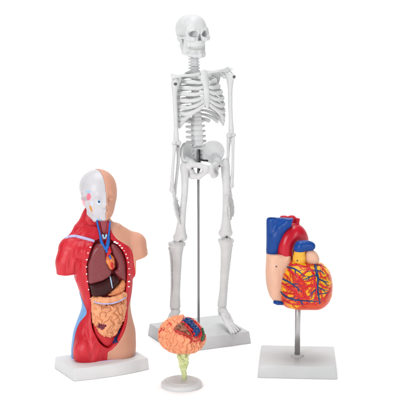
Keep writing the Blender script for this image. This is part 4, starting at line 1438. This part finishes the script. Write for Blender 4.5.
tubes('carotid_artery', [(curve(P3([(98.6, 221, 7), (100.2, 230, 8), (102.0, 238, 10.5), (103.6, 245, 13)]), 6), .75 * t)], RED, to, n=8)
tubes('carotid_artery', [(curve(P3([(108.6, 222, 7), (107.6, 230, 8), (106.6, 238, 10.5), (105.8, 244, 13)]), 6), .75 * t)], RED, to, n=8)
# small heart
f = Field()
f.path(P3([(107.2, 254, 13), (109.2, 260, 14), (111.0, 266, 14)]), [3.0 * t, 4.4 * t, 3.6 * t], 2)
v, q = f.mesh(.45, 1)
sh = make_mesh('heart', gyri(v, q, .3, .5, .2), q, HEARTS, to)
f = Field().path(P3([(108.6, 247.5, 14), (109.4, 251.5, 16), (107.6, 255, 16)]), [2.0 * t, 2.0 * t, 1.7 * t], 1).path(P3([(111.6, 263.5, 17.5), (112.6, 268.6, 16)]), [1.5 * t, 1.2 * t], 1)
build('aorta', f, .45, RED, sh)
f = Field().path(P3([(106.2, 248.8, 16.5), (107.2, 252.6, 15.5)]), [1.5 * t, 1.3 * t], .6).path(P3([(109.6, 256.0, 17.5), (110.6, 258.6, 18.0)]), [1.1 * t, .9 * t], .6)
build('vena_cava', f, .45, BLUEB, sh)
# lungs
f = Field()
f.pillow(smooth_poly(tq([(102.6, 243.4), (96.6, 244.6), (90.8, 250.5), (87.9, 259), (87.5, 270), (88.6, 283.6), (97, 282.4), (104.5, 279.5), (110.6, 274.8), (111.2, 269), (108.4, 265), (106.6, 258), (105.6, 249)]), 4), -10.5 * t, 8.4 * t, 4.6 * t, bend=.012, xc=tp(104, 260, 13)[0])
build('lung', f, .6, LUNG, to, relax=2)
f = Field()
f.pillow(smooth_poly(tq([(111.4, 244.0), (110.6, 249), (113.4, 256), (117.2, 262.6), (117.6, 268.6), (114.6, 271.5), (117.6, 276.4), (123.6, 280.5), (127.4, 282.4), (127.6, 272), (126.9, 262.4), (123.2, 252.6), (117.2, 245.6)]), 4), -10.5 * t, 8.2 * t, 4.4 * t, bend=.012, xc=tp(104, 260, 13)[0])
build('lung', f, .6, LUNG, to, relax=2)
# liver, stomach
f = Field()
f.pillow(smooth_poly(tq([(89.2, 284.6), (90.8, 290), (92.6, 296.2), (100, 296.6), (105.6, 295.2), (112.6, 289), (119.6, 281.6), (117.6, 277.4), (112.5, 275.2), (106, 279), (98, 283)]), 4), -10.5 * t, 8.2 * t, 4.2 * t, bend=.012, xc=tp(104, 260, 13)[0])
liv = build('liver', f, .55, LIVER, to, relax=2)
lb = BVHTree.FromPolygons([Vector(x.co) / K for x in liv.data.vertices], [tuple(pp.vertices) for pp in liv.data.polygons])
strip('ligament', [(110.0, 275.8), (110.9, 280), (111.6, 284), (112.4, 288)], [.7, .65, .6, .5], PALEB, liv, lb, .2)
f = Field()
f.pillow(smooth_poly(tq([(107.6, 294.8), (112.6, 290.5), (118.6, 285.2), (123.6, 281.0), (126.6, 283.0), (126.6, 289), (122.6, 293.6), (115.6, 295.8)]), 4), -11 * t, 7.4 * t, 4.0 * t, bend=.012, xc=tp(104, 260, 13)[0])
v, q = f.mesh(.5, 1)
make_mesh('stomach', gyri(v, q, .22, .7, .2, 4), q, STOM, to)
# colon and small gut
f = Field()
f.path([T.pt(*q_) for q_ in ((93.8, 299.2, 12), (100, 300.2, 16), (107, 300.8, 18.4), (114, 300.0, 18.2), (120.6, 297.6, 16), (124.4, 294.6, 12.5))], [3.0 * t, 3.2 * t, 3.3 * t, 3.2 * t, 3.1 * t, 2.8 * t], 1.5)
f.path([T.pt(*q_) for q_ in ((93.6, 300, 11), (93.8, 310, 12), (94.6, 322, 12))], [2.4 * t, 2.3 * t, 2.4 * t], 1.2)
f.path([T.pt(*q_) for q_ in ((124.4, 295, 11.5), (124.2, 308, 12), (122.2, 320, 12.5))], [2.3 * t, 2.2 * t, 2.2 * t], 1.2)
v, q = f.mesh(.5, 1)
colon = make_mesh('colon', gyri(v, q, .3, .45, .2, 8), q, GUT, to)
cb = bvh_of(v, q)
strip('colon_band', [(93.8, 301.4), (99, 303.0), (106, 303.6), (113.6, 302.8), (120, 300.6), (125.4, 297.4)], [.7, .8, .85, .85, .8, .7], LIGAM, colon, cb, .35)
f = Field()
f.pillow(smooth_poly(tq([(94.6, 303.4), (104, 304.4), (114, 303.8), (124.4, 300), (124.6, 312), (121.8, 323), (117, 332), (110, 337.2), (104.2, 336.2), (97.6, 330), (93.6, 321), (92.6, 311)]), 4), -11.5 * t, 9.4 * t, 5.2 * t, bend=.012, xc=tp(104, 260, 13)[0])
v, q = f.mesh(.42, 2)
vg = laplace(gyri(v, q, .16, 2.0, .18, 12.0, .65), q, .4)
gut = make_mesh('small_intestine', vg, q, GUT, to)
gb = bvh_of(vg, q)
p, n_ = T.cast(101.6, 326.4, gb)
f = Field()
for a, b in ((-1.9, 1.1), (1.9, 1.3), (-1.7, -1.5), (1.5, -1.7), (0, 0), (3.2, -.4), (-3.2, .2), (.4, 2.2)):
    pp, nn_ = T.cast(101.6 + a, 326.4 + b, gb)
    f.ball(pp - nn_ * .5, 1.45 * t, .4)
build('appendix', f, .36, PURPLE, gut)
f = Field().pillow(smooth_poly(tq([(94, 322), (100, 328), (110, 330), (119, 324), (124.0, 322), (120.0, 334), (113.6, 343), (107.4, 347), (101, 342.6), (95, 334)]), 4), -11.4 * t, 3.6 * t, 1.8 * t, bend=.012, xc=tp(104, 260, 13)[0])
pf = build('pelvic_floor', f, .5, FLESH, to)
pb = BVHTree.FromPolygons([Vector(x.co) / K for x in pf.data.vertices], [tuple(pp.vertices) for pp in pf.data.polygons])
f = []
for pts, rad in (([(119.6, 329.0), (118.4, 333.5), (116.8, 338.5), (115.6, 343)], 1.0), ([(118, 335), (114.8, 338.4), (113.6, 343.4)], .8), ([(116.6, 339), (117.4, 342.2)], .6)):
    cp = curve([(a, b, 0) for a, b in pts], 4)
    P_ = []
    for a, b, _ in cp:
        pp, nn_ = T.cast(a, b, pb)
        if pp is None:
            pp = T.pt(a, b, 14)
            pp, nn_ = T.cast(a, b, Mb)
            if pp is None:
                continue
        P_.append(pp + nn_ * .3)
    if len(P_) > 2:
        f.append((P_, rad * t))
tubes('iliac_vein', f, BLUE, pf, n=8, up=(0, 1, 0))
# cut rib ends along the rim
cutends = [(114.8, 242.0, 1.0), (117.0, 243.2, 1.0), (119.8, 245.4, .75), (122.0, 248.0, .75), (124.2, 250.8, .7), (126.0, 254.2, .7), (127.4, 258.0, .75), (128.4, 262.4, .75), (129.0, 268.6, .75), (129.2, 274.4, .8), (128.9, 281.5, .9), (128.6, 286.6, .7),
           (90.4, 247.2, .7), (88.0, 253.0, .7), (86.8, 259.6, .7), (86.4, 266.8, .7), (86.6, 274.0, .75), (87.4, 281.4, .75), (88.6, 289.6, .75), (90.6, 298.6, .7)]
for a, b, r in cutends:
    pp, nn_ = T.cast(a, b, Mb)
    if pp is None:
        continue
    q1 = .75 + .5 * rnd.random()
    o = build('rib_end', Field().box(pp, (r * t * 1.15 * q1, r * t * .9, r * t * (.62 + .3 * rnd.random())), .42 * t), .25, WHITE, mus, relax=1)

# ================================================================== SETTING, LIGHT, CAMERA
def sweep():
    """white paper sheet: floor that curves up into a wall behind"""
    prof = [(-4000, 0)]
    y0, Rr, top = 1300.0, 500.0, 2600.0
    prof.append((y0, 0))
    for i in range(1, 13):
        a = R(90 * i / 12)
        prof.append((y0 + Rr * math.sin(a), Rr * (1 - math.cos(a))))
    prof.append((y0 + Rr, top))
    V = []; Fs = []
    for y, z in prof:
        V.append((-3500, y, z)); V.append((3500, y, z))
    for i in range(len(prof) - 1):
        a = 2 * i
        Fs.append((a, a + 1, a + 3, a + 2))
    o = make_mesh('ground', V, Fs, SHEET)
    o['kind'] = 'structure'
    return o


sweep()
world = bpy.data.worlds.new('World'); bpy.context.scene.world = world
world.use_nodes = True
bg = world.node_tree.nodes['Background']
bg.inputs['Color'].default_value = (1, 1, 1, 1); bg.inputs['Strength'].default_value = .22


def area(name, loc, target, size, power, color=(1, 1, 1), sy=None):
    l = bpy.data.lights.new(name, 'AREA'); l.shape = 'RECTANGLE'; l.size = size; l.size_y = sy or size
    l.energy = power; l.color = color
    o = bpy.data.objects.new(name, l); C.objects.link(o)
    o.location = loc
    d = Vector(target) - Vector(loc)
    o.rotation_euler = d.to_track_quat('-Z', 'Y').to_euler()
    return o


area('softbox_key', (-1.25, -2.3, 1.0), (0, 0, .2), 1.0, 41, sy=1.2)
area('softbox_fill', (1.6, -1.7, .7), (0, 0, .2), .35, 11, sy=1.3)
area('softbox_top', (0, .2, 9.0), (0, .2, 0), 5.0, 570)
area('wall_wash', (0, 1.35, 3.2), (0, 2.5, .5), 3.4, 34, sy=.6)

cam = bpy.data.cameras.new('camera'); co = bpy.data.objects.new('camera', cam); C.objects.link(co)
co.location = tuple(CAM * K)
co.rotation_euler = (math.pi / 2 - PITCH, 0, 0)
cam.sensor_width = 36; cam.lens = 36 * FPX / 416; cam.clip_start = .05; cam.clip_end = 100
sc = bpy.context.scene
sc.camera = co
sc.view_settings.view_transform = 'Standard'; sc.view_settings.look = 'None'
sc.view_settings.exposure = 0; sc.view_settings.gamma = 1
sc.cycles.use_denoising = True
sc.cycles.max_bounces = 8
